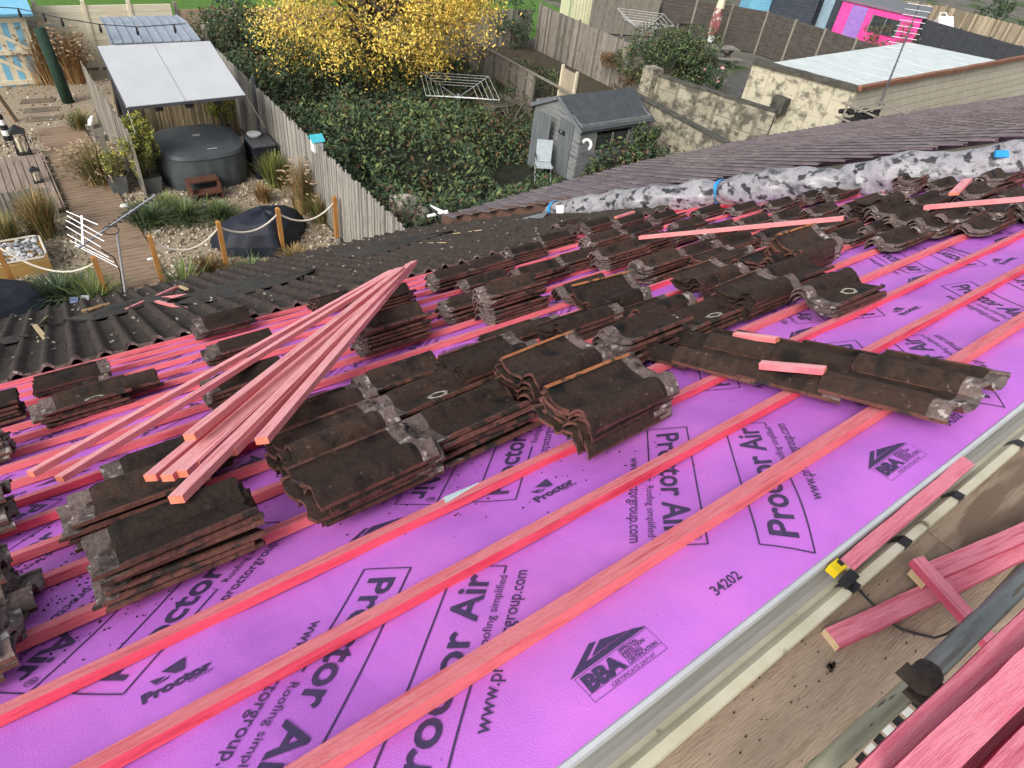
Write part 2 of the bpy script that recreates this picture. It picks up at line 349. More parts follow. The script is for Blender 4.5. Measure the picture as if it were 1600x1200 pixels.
for px,py in((1322,902),(1407,836),(1497,770),(1596,690),(950,1190),(700,1390)):
    p=G(px,py,ZH-.02); bb=MB()
    prev=None
    for (y0,z0),(y1,z1) in list(zip(gprof[7:],gprof[8:])):
        bb.quad((p.x-.022,y0,z0+.004),(p.x-.022,y1,z1+.004),(p.x+.022,y1,z1+.004),(p.x+.022,y0,z0+.004))
    bb.build('bracket',M_blk,gut_o)
# ================= neighbouring roof
nb=thing('neighbouring_roof','neighbouring purple brown tiled roof beyond the silver plastic roll','roof',(12,6,0))
M_nt=[mat('purple_tile_a',[(.125,.105,.113),(.19,.162,.17)],scale=5,rough=.75,bump=.3,objs=False),mat('purple_tile_b',[(.15,.125,.134),(.215,.183,.192)],scale=5,rough=.75,bump=.3,objs=False),mat('purple_tile_c',[(.105,.086,.094),(.165,.138,.146)],scale=5,rough=.75,bump=.3,objs=False)]
M_cap=mat('verge_brown',[(.085,.045,.032),(.12,.065,.045)],scale=8,rough=.7,bump=.15,objs=False)
yecv=[(4,9.0),(5.73,9.10),(8.64,9.40),(11.3,9.62),(16,9.66),(20,9.5),(24,9.32),(31,8.9),(45,8.0)]
def yE(x):
    for (a,c),(d,e) in zip(yecv[:-1],yecv[1:]):
        if x<=d: return c+(e-c)*(x-a)/(d-a)
    return yecv[-1][1]
TB=.487; nn=V((0,TB,1)).normalized(); sN=V((0,1,-TB)).normalized()
def NF(x,s,w=0):   # s measured up the slope from the eave
    return V((x,yE(x),2.29))-sN*s+nn*w
def partyx(s): # slope distance from eave -> x of party line
    return 5.75+s*.62
b=MB(); cw=.30; gg=.30
for j in range(0,28):
    s=j*gg; off=(j%2)*cw/2
    x=5.5+off
    while x<40:
        x0,x1=x+.010,x+cw-.006
        if x+cw>partyx(s)+.04:
            x0=max(x0,partyx(s)+.02)
            if s<1.2 or x<30:
                dj=random.uniform(-.003,.003)
                A=NF(x0,s+dj,.078);B_=NF(x1,s+dj,.050);Cc=NF(x1,s+.42,.012);D=NF(x0,s+.42,.040)
                m=random.choice((0,0,1,1,2))
                b.quad(A,B_,Cc,D,m); 
                a2=A-nn*.024; b2=B_-nn*.024; c2=Cc-nn*.02; d2=D-nn*.02
                b.quad(a2,b2,B_,A,m); b.quad(d2,a2,A,D,m); b.quad(b2,c2,Cc,B_,m)
        x+=cw
b.build('tile_covering',M_nt,nb)
b=MB(); b.slab([NF(6.3,0,-.02),NF(40,0,-.02),NF(40,8,-.02),NF(partyx(8)+.5,8,-.02)],.06); b.build('roof_deck',M_nt[2],nb)
b=MB(); b.box((22,8.55,1.0),32,.25,2.0); b.build('wall',M_rend,nb)
for j in range(0,9):
    s=j*.30; bb=MB(); A=NF(partyx(s)-.02,s,.0); B_=NF(partyx(s+.30)-.02,s+.30,.0)
    up=nn
    bb.quad(A-nn*.19,B_-nn*.19,B_+nn*.050,A+nn*.064); 
    X=V((1,0,0))
    bb.quad(A+nn*.064,B_+nn*.050,B_+nn*.050+X*.16,A+nn*.064+X*.16); bb.quad(A-nn*.19,A+nn*.064,A+nn*.064+X*.16,A-nn*.19+X*.16)
    bb.build('verge_cap',M_cap,nb)
# ================= loose tiles
def tilemesh(seed,lich=False,orange=False,mossy=False):
    rnd=random.Random(seed); L=.455; W=.268; th=.015
    U=[0,.012,.03,.055,.075,.095,.115,.13,.155,.185,.22,.25,.252,.268]
    def h(u):
        if u<.115: return .054*math.sin(math.pi*(u)/.115)**.75 if 0<u<.115 else 0
        if u>=.252: return .009
        return -.010*math.sin(math.pi*(u-.115)/.14)
    Lx=[0,.02,.08,.17,.27,.36,.385,.433,.455]; jt=[[rnd.uniform(-.006,.006)+(.022*max(0,rnd.random()-.75)*4*(1 if e==0 else -.5)) for _ in U] for e in (0,1)]
    v=[];f=[];mi=[]
    nU=len(U)
    for side in(1,0):
        for i,l in enumerate(Lx):
            for k,u in enumerate(U):
                x=l+(jt[0][k] if i==0 else jt[1][k] if i==len(Lx)-1 else 0)
                hz=h(u)*(1 if l<.37 else .86)+(th if side else 0)+rnd.uniform(-.0008,.0008)
                if l>=.385 and side: hz-=.002
                if i in(len(Lx)-2,) and side and .12<u<.245: hz+=.010   # head nib ridge
                v.append((x-L/2,u-W/2,hz))
    nL=len(Lx)
    def ix(sd,i,k): return (0 if sd else nL*nU)+i*nU+k
    for i in range(nL-1):
        for k in range(nU-1):
            top=(0 if k<nU-2 else 1) if Lx[i+1]<=.385 else 2
            if orange and k>=nU-2 and Lx[i+1]<=.44: top=3
            f.append((ix(1,i,k),ix(1,i+1,k),ix(1,i+1,k+1),ix(1,i,k+1))); mi.append(top)
            f.append((ix(0,i,k),ix(0,i,k+1),ix(0,i+1,k+1),ix(0,i+1,k))); mi.append(1)
        f.append((ix(0,i,0),ix(0,i+1,0),ix(1,i+1,0),ix(1,i,0))); mi.append(1)
        f.append((ix(0,i,nU-1),ix(1,i,nU-1),ix(1,i+1,nU-1),ix(0,i+1,nU-1))); mi.append(3 if orange else 1)
    for k in range(nU-1):
        f.append((ix(0,0,k),ix(1,0,k),ix(1,0,k+1),ix(0,0,k+1))); mi.append(0 if mossy else 1)
        e=nL-1; f.append((ix(0,e,k),ix(0,e,k+1),ix(1,e,k+1),ix(1,e,k))); mi.append(2)
    if lich:
        # crusty lichen ring lying on the pan
        cx,cy=.02,.04; n=26; o=len(v)
        for j in range(n):
            a=2*math.pi*j/n
            for r,z in((.026,.0085),(.033+rnd.uniform(-.003,.003),.0115),(.042+rnd.uniform(-.006,.006),.0080)):
                v.append((cx-.06+r*1.25*math.cos(a),cy+r*.9*math.sin(a),z+.0))
        for j in range(n):
            q=(j+1)%n
            for t in(0,1): f.append((o+3*j+t,o+3*j+t+1,o+3*q+t+1,o+3*q+t)); mi.append(4)
    me=bpy.data.meshes.new('roof_tile'); me.from_pydata(v,[],f)
    for m in(M_tt,M_tb,M_th,M_orange,M_lich): me.materials.append(m)
    for p,k in zip(me.polygons,mi): p.material_index=k
    return me
TM=[tilemesh(i) for i in range(5)]; TML=tilemesh(11,lich=True); TMO=tilemesh(12,orange=True); TMM=[tilemesh(13,mossy=True),tilemesh(14,mossy=True)]
POS=['topmost tile','second tile down','third tile down','fourth tile down','fifth tile down','sixth tile down','seventh tile down','eighth tile down']
def tileframe(x,s,w,head,yaw=0,tilt=0,pitch=0):
    """head 'R' = head end towards +x and roll towards the camera, 'L' the reverse"""
    Xp=V((1,0,0)); Yp=SV; 
    a=R(yaw)+(0 if head=='R' else math.pi)
    lx=Xp*math.cos(a)+Yp*math.sin(a)          # local +x: towards the head
    # roll (local -y) towards camera for R
    ly=NR.cross(lx).normalized() 
    Mx=Matrix((lx,ly,NR)).transposed().to_4x4()
    M=Matrix.Translation(RF(x,s,w))@Mx@Matrix.Rotation(R(tilt),4,'X')@Matrix.Rotation(R(pitch),4,'Y')
    return M
ntile=0
def stack(px,py,n,head,desc,yaw=0,tilt=0,pitch=0,top=None,step=.025,base=.034,pile='a stack of',jit=1,fan=0,fs=0,grp='old roof tiles stacked on the battens'):
    global ntile
    tr=R(tilt); wt=base+.134*math.sin(abs(tr))+(n-1)*step*math.cos(tr)+.015
    x,s=P(px,py,wt); s+=(n-1)*step*math.sin(tr)
    for k in range(n):
        top_k=(k==n-1)
        me=random.choice(TM)
        if top_k and top=='lich': me=TML
        if top_k and top=='orange': me=TMO
        if top=='moss': me=TMM[k%2]
        o=bpy.data.objects.new('roof_tile',me); C.objects.link(o)
        jx=random.gauss(0,.016)*jit; js=random.gauss(0,.008)*jit; jy=random.gauss(0,2.3)*jit
        xx=x+jx+fan*(k-n+1); ss=s+js-k*step*math.sin(tr)+fs*(n-1-k); ww=base+.134*math.sin(abs(tr))+k*step*math.cos(tr)
        tl=tilt+random.gauss(0,1.3)
        o.matrix_world=tileframe(xx,ss,ww,head,yaw+jy,tl if head=='R' else -tl,pitch)
        lab=(POS[n-1-k]+' in the stack '+desc) if n>1 else 'single weathered tile '+desc
        tag(o,lab,'roof tile',grp); ntile+=1
# px centre of the top tile, count, head side, where
S=[
(128,622,4,'L','with a big lichen ring near the left edge',dict(top='lich')),
(188,606,2,'L','tucked against the lichen ringed tile',dict()),
(112,585,3,'R','leaning beside the tile field at far left',dict(tilt=10)),
(-42,640,5,'L','cut by the left frame edge above the others',dict()),
(-78,700,5,'R','at the left frame edge, second from the back',dict()),
(-112,805,6,'R','at the left frame edge, third from the back',dict()),
(-150,925,6,'R','at the left frame edge, nearest the camera',dict()),
(-166,1030,5,'R','low at the left frame edge below the rest',dict()),
(-62,962,1,'R','jutting from the lowest left edge stack',dict()),
(345,502,3,'L','tilted, right of the three crossed offcuts',dict(tilt=14)),
(372,540,3,'L','just behind the pink stick fan at its left',dict()),
(385,592,4,'L','under the upper half of the pink stick fan',dict()),
(525,465,3,'R','against the laid tiles behind the stick tips',dict(tilt=8)),
(600,462,5,'L','behind the stick tips, upper of the two tall ones',dict()),
(606,500,7,'L','tall, just right of the stick fan',dict()),
(262,718,4,'L','under the front ends of the stick fan',dict()),
(205,772,4,'L','left of the hanging stick end, rear one',dict(fan=.0)),
(272,820,6,'L','nearest at left below the hanging stick end',dict(fan=.004)),
(505,632,5,'R','right under the stick fan, rear one',dict()),
(520,672,5,'R','right under the stick fan, front one',dict(tilt=8)),
(572,722,5,'R','broad dark one nearest, right of the stick fan',dict(yaw=3,tilt=14,fs=.012)),
(622,588,4,'L','behind the orange lichen tile',dict()),
(668,618,4,'L','with an orange lichen patch',dict(top='lich')),
(730,648,5,'L','with clean red edges before the mossy pair',dict()),
(765,552,5,'R','mossy, behind the orange edged pair',dict(top='moss',tilt=15)),
(812,515,2,'R','low mossy one along the long batten',dict(top='moss')),
(905,498,4,'R','mossy, behind the orange edged pair at its right',dict(top='moss')),
(868,560,6,'R','with orange edge, rear of the leaning pair',dict(top='orange',tilt=24,yaw=4)),
(952,606,6,'R','with orange edge, front of the leaning pair',dict(top='orange',tilt=26,yaw=3)),
(775,605,3,'R','crumbled, left of the orange edged pair',dict()),
(1005,512,5,'L','with clean red edges behind the laid out sheet',dict()),
(1100,492,3,'L','with a pale ring, end of the red edged row',dict(top='lich')),
(1022,478,3,'R','dark, below the upright orange tile',dict()),
(958,455,4,'R','stood up on edge with an orange rim',dict(top='orange',tilt=36)),
(795,450,8,'L','tallest, showing ragged pale ends',dict()),
(735,472,4,'L','short pale one left of the tallest',dict()),
(708,428,4,'L','left of the far row, first',dict()),
(762,412,4,'L','of the far row, second',dict()),
(820,392,4,'L','of the far row, third',dict()),
(868,372,4,'L','of the far row, fourth',dict()),
(760,438,3,'L','of the second far row, first',dict()),
(842,422,4,'L','of the second far row, second',dict()),
(905,402,4,'L','of the second far row, third',dict()),
(945,372,6,'L','with pale ends in the middle of the far row',dict()),
(918,448,3,'L','dark, right of the tallest stack',dict()),
(968,392,5,'L','left of the long thrown stick end',dict()),
(1010,378,4,'L','under the long thrown stick',dict()),
(935,350,4,'L','along the silver roll, first',dict()),
(985,345,3,'L','along the silver roll, second',dict()),
(1040,338,3,'L','along the silver roll, third',dict()),
(1080,350,3,'L','before the silver roll, behind the stick',dict()),
(1110,330,2,'L','along the silver roll, fourth',dict()),
(1165,325,2,'L','along the red felt strip, first',dict()),
(1225,318,3,'L','along the red felt strip, second',dict()),
(1275,305,3,'L','along the red felt strip, third',dict()),
(1030,408,5,'L','below the thrown stick, first in its row',dict()),
(1095,392,3,'L','below the thrown stick, second in its row',dict()),
(1150,378,3,'L','below the thrown stick, third in its row',dict()),
(1215,365,3,'L','below the thrown stick, fourth in its row',dict()),
(1110,425,4,'R','mossy, left of the hollow backed pair',dict(top='moss',tilt=16)),
(1165,405,4,'R','behind the mossy leaning ones',dict()),
(1180,448,4,'R','mossy with ragged ends beside the red batten',dict(top='moss',tilt=18)),
(1235,425,4,'L','with pale ends, rear of the right pair',dict(yaw=-2,tilt=9)),
(1312,452,3,'L','with a bird dropping, front of the right pair',dict(top='lich',yaw=-2,tilt=12)),
(1262,378,6,'R','stood up on edge with a straw coloured rim',dict(top='orange',tilt=38)),
(1335,365,2,'L','low, at the left foot of the big heap',dict()),
(1385,355,2,'L','low, in front of the big heap',dict()),
(1425,338,3,'L','front of the big heap, upper right',dict(tilt=6)),
(1405,372,2,'L','front of the big heap, nearest the batten',dict()),
(1378,310,6,'R','mossy crown of the big heap',dict(top='moss',tilt=12)),
(1430,275,6,'L','red edged, before the silver roll',dict(pitch=6)),
(1345,285,4,'L','dark, left of the red edged one by the roll',dict()),
(1482,288,5,'L','with a round hump right of the red edged one',dict()),
(1560,275,6,'L','humped at the upper right frame edge',dict()),
(1590,308,4,'L','below the humped one at the right frame edge',dict()),
(1500,335,4,'L','in front of the flat stick at right, first',dict()),
(1560,325,4,'L','in front of the flat stick at right, second',dict()),
(1620,318,4,'L','in front of the flat stick at right, third',dict()),
(1540,350,2,'L','nearest below the flat stick at right',dict()),
(1215,398,5,'R','between the two edge standing ones',dict(tilt=10)),
(1125,358,3,'L','just behind the thrown stick, first',dict()),
(1180,346,3,'L','just behind the thrown stick, second',dict()),
(1235,338,3,'L','just behind the thrown stick, third',dict()),
(1290,328,3,'L','just behind the thrown stick, fourth',dict()),
(1065,366,3,'L','behind the left half of the thrown stick',dict()),
(1262,362,3,'L','right of the row below the thrown stick',dict()),
(1300,348,3,'L','between the thrown stick end and the heap',dict()),
(1130,398,3,'R','left of the edge standing stack',dict(tilt=8)),
(1350,322,4,'L','left shoulder of the big heap',dict()),
(1395,325,4,'L','under the mossy crown of the big heap',dict(tilt=6)),
(1455,312,4,'L','right shoulder of the big heap',dict()),
(1470,345,3,'L','right foot of the big heap',dict(tilt=8)),
(1530,298,5,'L','between the humped ones below the roll',dict()),
(1310,300,3,'L','last of the row along the red felt strip',dict()),
(1000,360,3,'L','in the gap above the thrown stick end',dict()),
(890,352,3,'L','left of the first along the silver roll',dict()),
]
for px,py,n,hd,desc,kw in S: stack(px,py,n,hd,desc,**kw)
# sheet of interlocked tiles laid down the slope on the near battens
cols=[((1432,606),0),((1390,568),1)]
x0,s0=P(1440,610,.05)
for c in range(2):
    for r in range(4):
        o=bpy.data.objects.new('roof_tile',random.choice(TM)); C.objects.link(o)
        w0=.040+.012*(r==0)
        M=Matrix.Translation(RF(x0-.10+c*.235,s0+.04+r*.365,w0+.016*c*0+.004))@Matrix((-SV,V((1,0,0)),NR)).transposed().to_4x4()@Matrix.Rotation(R(180*0),4,'Z')@Matrix.Rotation(R(2.4),4,'Y')
        # local x (head) points up the slope, roll on the left
        o.matrix_world=M
        tag(o,'%s tile of the %s column in the interlocked sheet on the battens'%(['head end','second','third','tail end'][r],['near left','far right'][c]),'roof tile','interlocked tiles laid down the slope')
# ================= pink sticks
def stick(pa,wa,pb,wb,lab,w_=.045,h_=.024,g=None,side=None,roof=True):
    A=PW(*pa,wa) if roof else G(*pa,wa); B_=PW(*pb,wb) if roof else G(*pb,wb)
    b=MB(); b.bar(A,B_,w_,h_,up=NR if roof else V((0,0,1)),m=1,top=0,n=6,jit=.0012); me=b
    b.f=b.f; 
    # last two faces are the ends
    b.m[-1]=2;b.m[-2]=2
    # local frame: keep mesh axis aligned with the stick so grain runs along it
    o=b.build('batten_stick',[M_bl,side or M_bl2,M_be],frame=frame_of(A,B_,NR if roof else (0,0,1))); tag(o,lab,'batten',g); return o
M_bl2=mat('batten_pink_side',[(.78,.19,.21),(.84,.27,.27),(.70,.14,.17)],scale=3,rough=.75,bump=.3,bs=50,rand=.07)
gf='pink battens fanned out across the stacks'
fan=[((48,741),.10,(612,424),.33,'leftmost pink batten of the fan, its low end on the battens'),
((93,749),.10,(622,421),.35,'second pink batten from the left of the fan, crossing the first'),
((296,683),0.27,(628,420),.40,'pink batten of the fan lying on top with a high front end'),
((235,747),0.2,(618,430),.33,'pink batten of the fan ending lowest at left over the tile stack'),
((262,747),0.2,(624,428),.34,'pink batten of the fan with a rough end between two others'),
((284,741),0.2,(630,425),.345,'pink batten of the fan, third low end from the left'),
((303,727),0.2,(634,424),.35,'pink batten of the fan with its end tucked back'),
((276,781),0.24,(640,414),.39,'pink batten of the fan reaching nearest the camera over the stack'),
((360,707),0.24,(644,412),.38,'pink batten of the fan with a square red end'),
((409,689),0.25,(647,410),.37,'rightmost pink batten of the fan')]
for a,wa,b_,wb,l in fan: stick(a,wa,b_,wb,l,g=gf,w_=.050,h_=.028)
stick((196,484),.10,(277,448),.12,'short pink batten on the laid tiles, longest of the three crossed ones')
stick((246,466),.10,(291,461),.11,'short pink batten pointing right beside the torn felt')
stick((232,468),.09,(290,482),.09,'short pink batten with an angled end on the laid tiles')
stick((1000,371),.20,(1318,341),.26,'long pink batten thrown across the far tile stacks',w_=.05,h_=.03)
stick((1445,324),.20,(1680,304),.24,'pink batten lying on the heap at the right frame edge',w_=.06,h_=.03)
stick((1490,303),.22,(1512,281),.24,'short pink offcut sticking up from the heap by the roll',w_=.07)
stick((962,340),.14,(990,331),.14,'small pink offcut beside the silver roll')
stick((1188,570),.135,(1290,579),.13,'short pink offcut lying on the interlocked tiles',w_=.040,h_=.026)
stick((1148,523),.07,(1215,531),.07,'pink offcut sticking out behind the interlocked tiles',w_=.04)
# ================= plastic roll along the party line
M_roll=mat('silver_plastic',[(.17,.18,.195),(.34,.33,.35),(.075,.08,.09)],scale=5,rough=.35,bump=.8,bs=9,objs=False,stretch=(.6,1,1.6),spots=(.04,.04,.045),spotscale=8,spotth=.55,spec=.5)
pts=[(858,330,.12,.11),(900,326,.14,.14),(950,320,.15,.17),(1000,316,.16,.17),(1060,310,.16,.17),(1100,304,.17,.18),(1122,301,.17,.12),(1140,300,.17,.16),(1200,294,.19,.20),(1260,290,.18,.18),(1310,287,.17,.14),(1335,282,.17,.18),(1400,274,.18,.195),(1470,267,.18,.185),(1530,262,.18,.175),(1600,253,.20,.185),(1700,241,.20,.19)]
cen=[]; 
for px,py,w_,r in pts: cen.append((PW(px,py,w_),r))
fine=[];fr=[]
for (a,ra),(c,rc) in zip(cen[:-1],cen[1:]):
    for t in range(12): fine.append(a.lerp(c,t/12)); fr.append(ra+(rc-ra)*t/12)
b=MB(); b.tube(fine,[r*1.12 for r in fr],n=36)
vv=[]
for v in b.v:
    q=V(v); n1=noise.noise(q*2.2)*.06-abs(noise.noise(V((q.x*5,q.y*2,q.z*5))))*.07+.02; i=min(range(len(fine)),key=lambda k:(fine[k]-q).length); d=(q-fine[i]).normalized(); q=q+d*n1; vv.append(tuple(q))
b.v=vv
roll=b.build('plastic_roll',M_roll,smooth=True); tag(roll,'long crumpled silver and black plastic roll lying along the neighbouring roof','plastic roll')
M_blue=mat('blue_tape',[(.02,.26,.62),(.04,.34,.7)],scale=10,rough=.4,bump=.1)
for (px,py,w_,r,k) in ((866,329,.13,.165,2),(1131,300,.17,.215,2)):
    c=PW(px,py,w_); i=min(range(3,len(fine)-3),key=lambda j:(fine[j]-c).length); c=fine[i]; d=(fine[i+2]-fine[i]).normalized(); u=d.cross(V((0,0,1))).normalized(); z=u.cross(d)
    bb=MB(); n=24; rr=fr[i]+.03
    ring=[[c+d*t+(u*math.cos(a)+z*math.sin(a))*rr for t in(-.028,.028)] for a in [2*math.pi*j/n for j in range(n)]]
    for j in range(n): q=ring[j];e=ring[(j+1)%n]; bb.quad(q[0],e[0],e[1],q[1])
    o=bb.build('tape_band',M_blue,roll); s_=o.modifiers.new('s','SOLIDIFY'); s_.thickness=.006
b=MB(); c=PW(1578,241,.30); b.box(c,.30,.03,.07,X=CA,Y=CC,Z=CB); b.build('tape_end',M_blue,roll)
b=MB(); c=PW(873,334,.16); b.box(c-CC*.24-CA*0,.10,.005,.11,X=CA,Y=CC,Z=CB); b.build('paper_tag',mat('paper_white',[(.7,.7,.72),(.8,.8,.8)],scale=9),roll)
# red felt flap and grey flashing under the roll
M_red=mat('red_felt',[(.45,.012,.03),(.62,.03,.06)],scale=5,rough=.6,bump=.7,bs=14,objs=False)
b=MB(); seq=[(868,352),(905,356),(940,350),(990,343),(1070,330),(1180,318),(1300,300),(1400,290),(1550,272),(1650,262)]
top=[PW(x,y-13,.06) for x,y in seq]; bot=[PW(x,y+(3 if i%2 else -1),.012) for i,(x,y) in enumerate(seq)]
for i in range(len(seq)-1): b.quad(bot[i],bot[i+1],top[i+1],top[i])
tag(b.build('red_felt_strip',M_red),'bright red underfelt strip showing below the silver roll','roofing felt')
b=MB(); seq=[(700,351,.06),(740,350,.06),(790,347,.07),(815,345,.09),(850,336,.14),(862,322,.18)]
a_=[PW(x,y-4,w_) for x,y,w_ in seq]; c_=[PW(x,y+3,w_-.03) for x,y,w_ in seq]
for i in range(len(seq)-1): b.quad(c_[i],c_[i+1],a_[i+1],a_[i])
o=b.build('grey_flashing',mat('lead_grey',[(.16,.18,.19),(.26,.28,.29)],scale=8,rough=.5,bump=.4)); o.modifiers.new('s','SOLIDIFY').thickness=.01; tag(o,'wrinkled grey flashing strip at the left end of the silver roll','flashing')
# torn felt, wood bits along the far eave
M_felt=mat('old_black_felt',[(.022,.021,.02),(.05,.047,.043),(.035,.032,.03)],scale=5,rough=.95,bump=.7,bs=20,objs=False)
def flap(pts,lab,w_=.10,m=None):
    n=len(pts); b=MB(); A=[];B_=[]
    for (x0,y0,x1,y1) in pts:
        A.append(PW(x0,y0,w_+random.uniform(0,.05))); B_.append(PW(x1,y1,w_-.03+random.uniform(0,.02)))
    for i in range(n-1):
        mid0=A[i].lerp(B_[i],.5)+V((0,0,.03)); mid1=A[i+1].lerp(B_[i+1],.5)+V((0,0,.03))
        b.quad(A[i],A[i+1],mid1,mid0); b.quad(mid0,mid1,B_[i+1],B_[i])
    o=b.build('torn_felt',m or M_felt); o.modifiers.new('s','SOLIDIFY').thickness=.006; tag(o,lab,'roofing felt','torn felt along the far eave'); return o
flap([(105,500,100,503),(140,490,150,500),(170,478,200,488),(200,470,225,478),(240,461,262,472)],'torn dark felt below the fan palm, ending in a point')
flap([(262,470,262,475),(300,458,310,474),(340,446,360,466),(380,436,400,455),(440,430,452,440),(500,420,490,428)],'long wavy torn felt behind the crossed pink offcuts')
flap([(520,398,530,404),(560,390,585,398),(600,378,608,392),(640,370,660,376),(700,362,712,364)],'torn dark felt lying before the end of the wooden fence')
flap([(0,528,0,540),(20,526,28,534),(44,526,46,528)],'small grey felt offcut at the left frame edge')
M_wd=mat('pale_wood',[(.45,.33,.18),(.6,.48,.3)],scale=8,rough=.9,bump=.4,stretch=(1,6,6))
def wstick(pa,pb,wa,wb,w_,h_,lab,m=None):
    b=MB(); b.bar(PW(*pa,wa),PW(*pb,wb),w_,h_,up=NR); tag(b.build('wood_scrap',m or M_wd),lab,'wood scrap')
wstick((54,508),(73,531),.10,.09,.045,.02,'pale broken lath lying on the laid tiles at far left')
wstick((635,380),(697,379),.09,.09,.012,.01,'thin pale strip on the laid tiles near the fence end')
wstick((700,366),(770,357),.09,.09,.012,.01,'thin long pale strip near the grey flashing')
wstick((280,447),(292,452),.12,.12,.04,.02,'small pale wood block at the tip of the crossed offcuts')
b=MB(); 
for i in range(7):
    p=PW(135+i*5,486-i*1.5,.10); b.box(p,.10,.05,.03,X=V((1,.2*random.uniform(-1,1),0)).normalized(),Y=V((0,1,0)))
tag(b.build('rotten_wood',mat('rotten_brown_wood',[(.20,.12,.06),(.36,.23,.12)],scale=10,rough=1,bump=.6)),'crumbled rotten brown wood by the solar lights at the eave','wood scrap')
b=MB(); bs=[PW(58,508,.10),PW(63,503,.16),PW(70,496,.2),PW(76,492,.22),PW(74,500,.14),PW(68,506,.10)]
b.slab(bs,.02,nrm=-CC); tag(b.build('foam_scrap',mat('pale_foam',[(.6,.58,.42),(.7,.68,.5)],scale=20)),'pale yellowish scrap of foam beside the lath','foam scrap')
b=MB()
for i in range(420):
    x=random.uniform(-1.5,6); s=random.uniform(6.3,10.8)
    if x>XP(s)-.4: continue
    r=random.uniform(.006,.02); b.box(RF(x,s,.075+random.uniform(0,.03)),r*2,r,r*.6,X=V((math.cos(i),math.sin(i),0)),Y=V((-math.sin(i),math.cos(i),0)),m=i%2)
tag(b.build('roof_debris',[M_lich,M_felt]),'small crumbs of mortar and moss lying on the laid tiles','debris',kind='stuff')
# ================= scaffold at the near edge
ZB=ZH-.075
M_brd=mat('scaffold_board',[(.20,.145,.10),(.37,.28,.205),(.28,.21,.15)],scale=5,rough=.9,bump=.5,bs=60,stretch=(.5,3.5,3.5),spots=(.19,.135,.095),spotscale=2.6,spotth=.58,rand=.08)
yb=ys-.092
X0=-4;XE=9
for i,(y0,y1,lab) in enumerate(((yb-.222,yb,'wide pale scaffold board right beside the cream gutter'),)):
    j=G(1462,840,ZB).x
    for a,c,l in((X0,j-.003,'near length of the scaffold board beside the gutter'),(j+.003,XE,'far length of the scaffold board beside the gutter')):
        b=MB(); b.box(((a+c)/2,(y0+y1)/2-.0,ZB-.02),c-a,y1-y0,.038); tag(b.build('scaffold_board',M_brd),l,'scaffold board','boards of the scaffold platform')
b=MB(); b.box((2.5,yb-.222-.115-.012,ZB-.03),13,.225,.038); tag(b.build('scaffold_board',M_brd),'second scaffold board, mostly hidden below the metal tube','scaffold board','boards of the scaffold platform')
M_galv=mat('galvanised_tube',[(.12,.135,.135),(.26,.275,.27),(.18,.195,.19)],scale=7,rough=.45,bump=.15,bs=50,stretch=(.6,4,4),metal=.55,spots=(.16,.14,.10),spotscale=16,spotth=.64)
M_old=mat('old_tube_yellowish',[(.36,.35,.24),(.50,.48,.36)],scale=7,rough=.5,bump=.15,metal=.3,stretch=(.6,4,4),spots=(.12,.10,.07),spotscale=18,spotth=.62)
tA=G(1443,1058,ZB+.34); tB=G(1640,868,ZB+.34)
rail=thing('scaffold_tube','thick grey galvanised scaffold tube with a black coupler end','scaffold tube',tA)
b=MB(); b.tube([tA,tA.lerp(tB,.5),tB,tB+(tB-tA)*1.2],.0215,n=20); b.build('tube',M_galv,rail,smooth=True)
d=(tB-tA).normalized()
b=MB(); b.tube([tA-d*.02,tA+d*.022],.026,n=16); b.tube([tA-d*.008+V((.0,-.032,-.01)),tA+d*.02+V((0,-.032,-.01))],.014,n=10); b.box(tA+V((.0,-.02,-.035)),.06,.05,.012,X=d,Y=V((0,1,0))); b.box(tA-d*.03+V((0,.02,.01)),.012,.03,.035,X=d); b.build('coupler',mat('rusty_coupler',[(.03,.025,.022),(.08,.06,.05)],scale=30,rough=.6,bump=.4),rail)
lA=G(1290,1195,ZB+.16); lB=G(1430,1068,ZB+.16)
b=MB(); b.tube([lA+(lA-lB)*.8,lA,lB,lB+(lB-lA)*.2],.0205,n=18); tag(b.build('ledger_tube',M_old,smooth=True),'dull yellowish scaffold tube running below the black coupler','scaffold tube')
bA=G(1330,1230,ZB+.26); bB=G(1640,945,ZB+.26)
b=MB(); b.bar(bA,bB,.030,.10,n=1); tag(b.build('toe_board',mat('dark_toe_board',[(.05,.035,.027),(.11,.08,.06)],scale=4,rough=.9,bump=.3,stretch=(.5,4,4))),'dark brown timber edge beside the pink batten bundle','timber beam')
# cluttered ladder of black plastic between tube and beam
b=MB()
for i in range(9):
    p=G(1345+i*14,1190-i*15,ZB-.02); b.box(p,.030,.022,.02,m=i%2)
tag(b.build('plastic_offcuts',[M_blk,mat('white_bits',[(.5,.5,.47),(.65,.64,.6)],scale=9)]),'row of small black and white plastic offcuts between tube and beam','debris',kind='stuff')
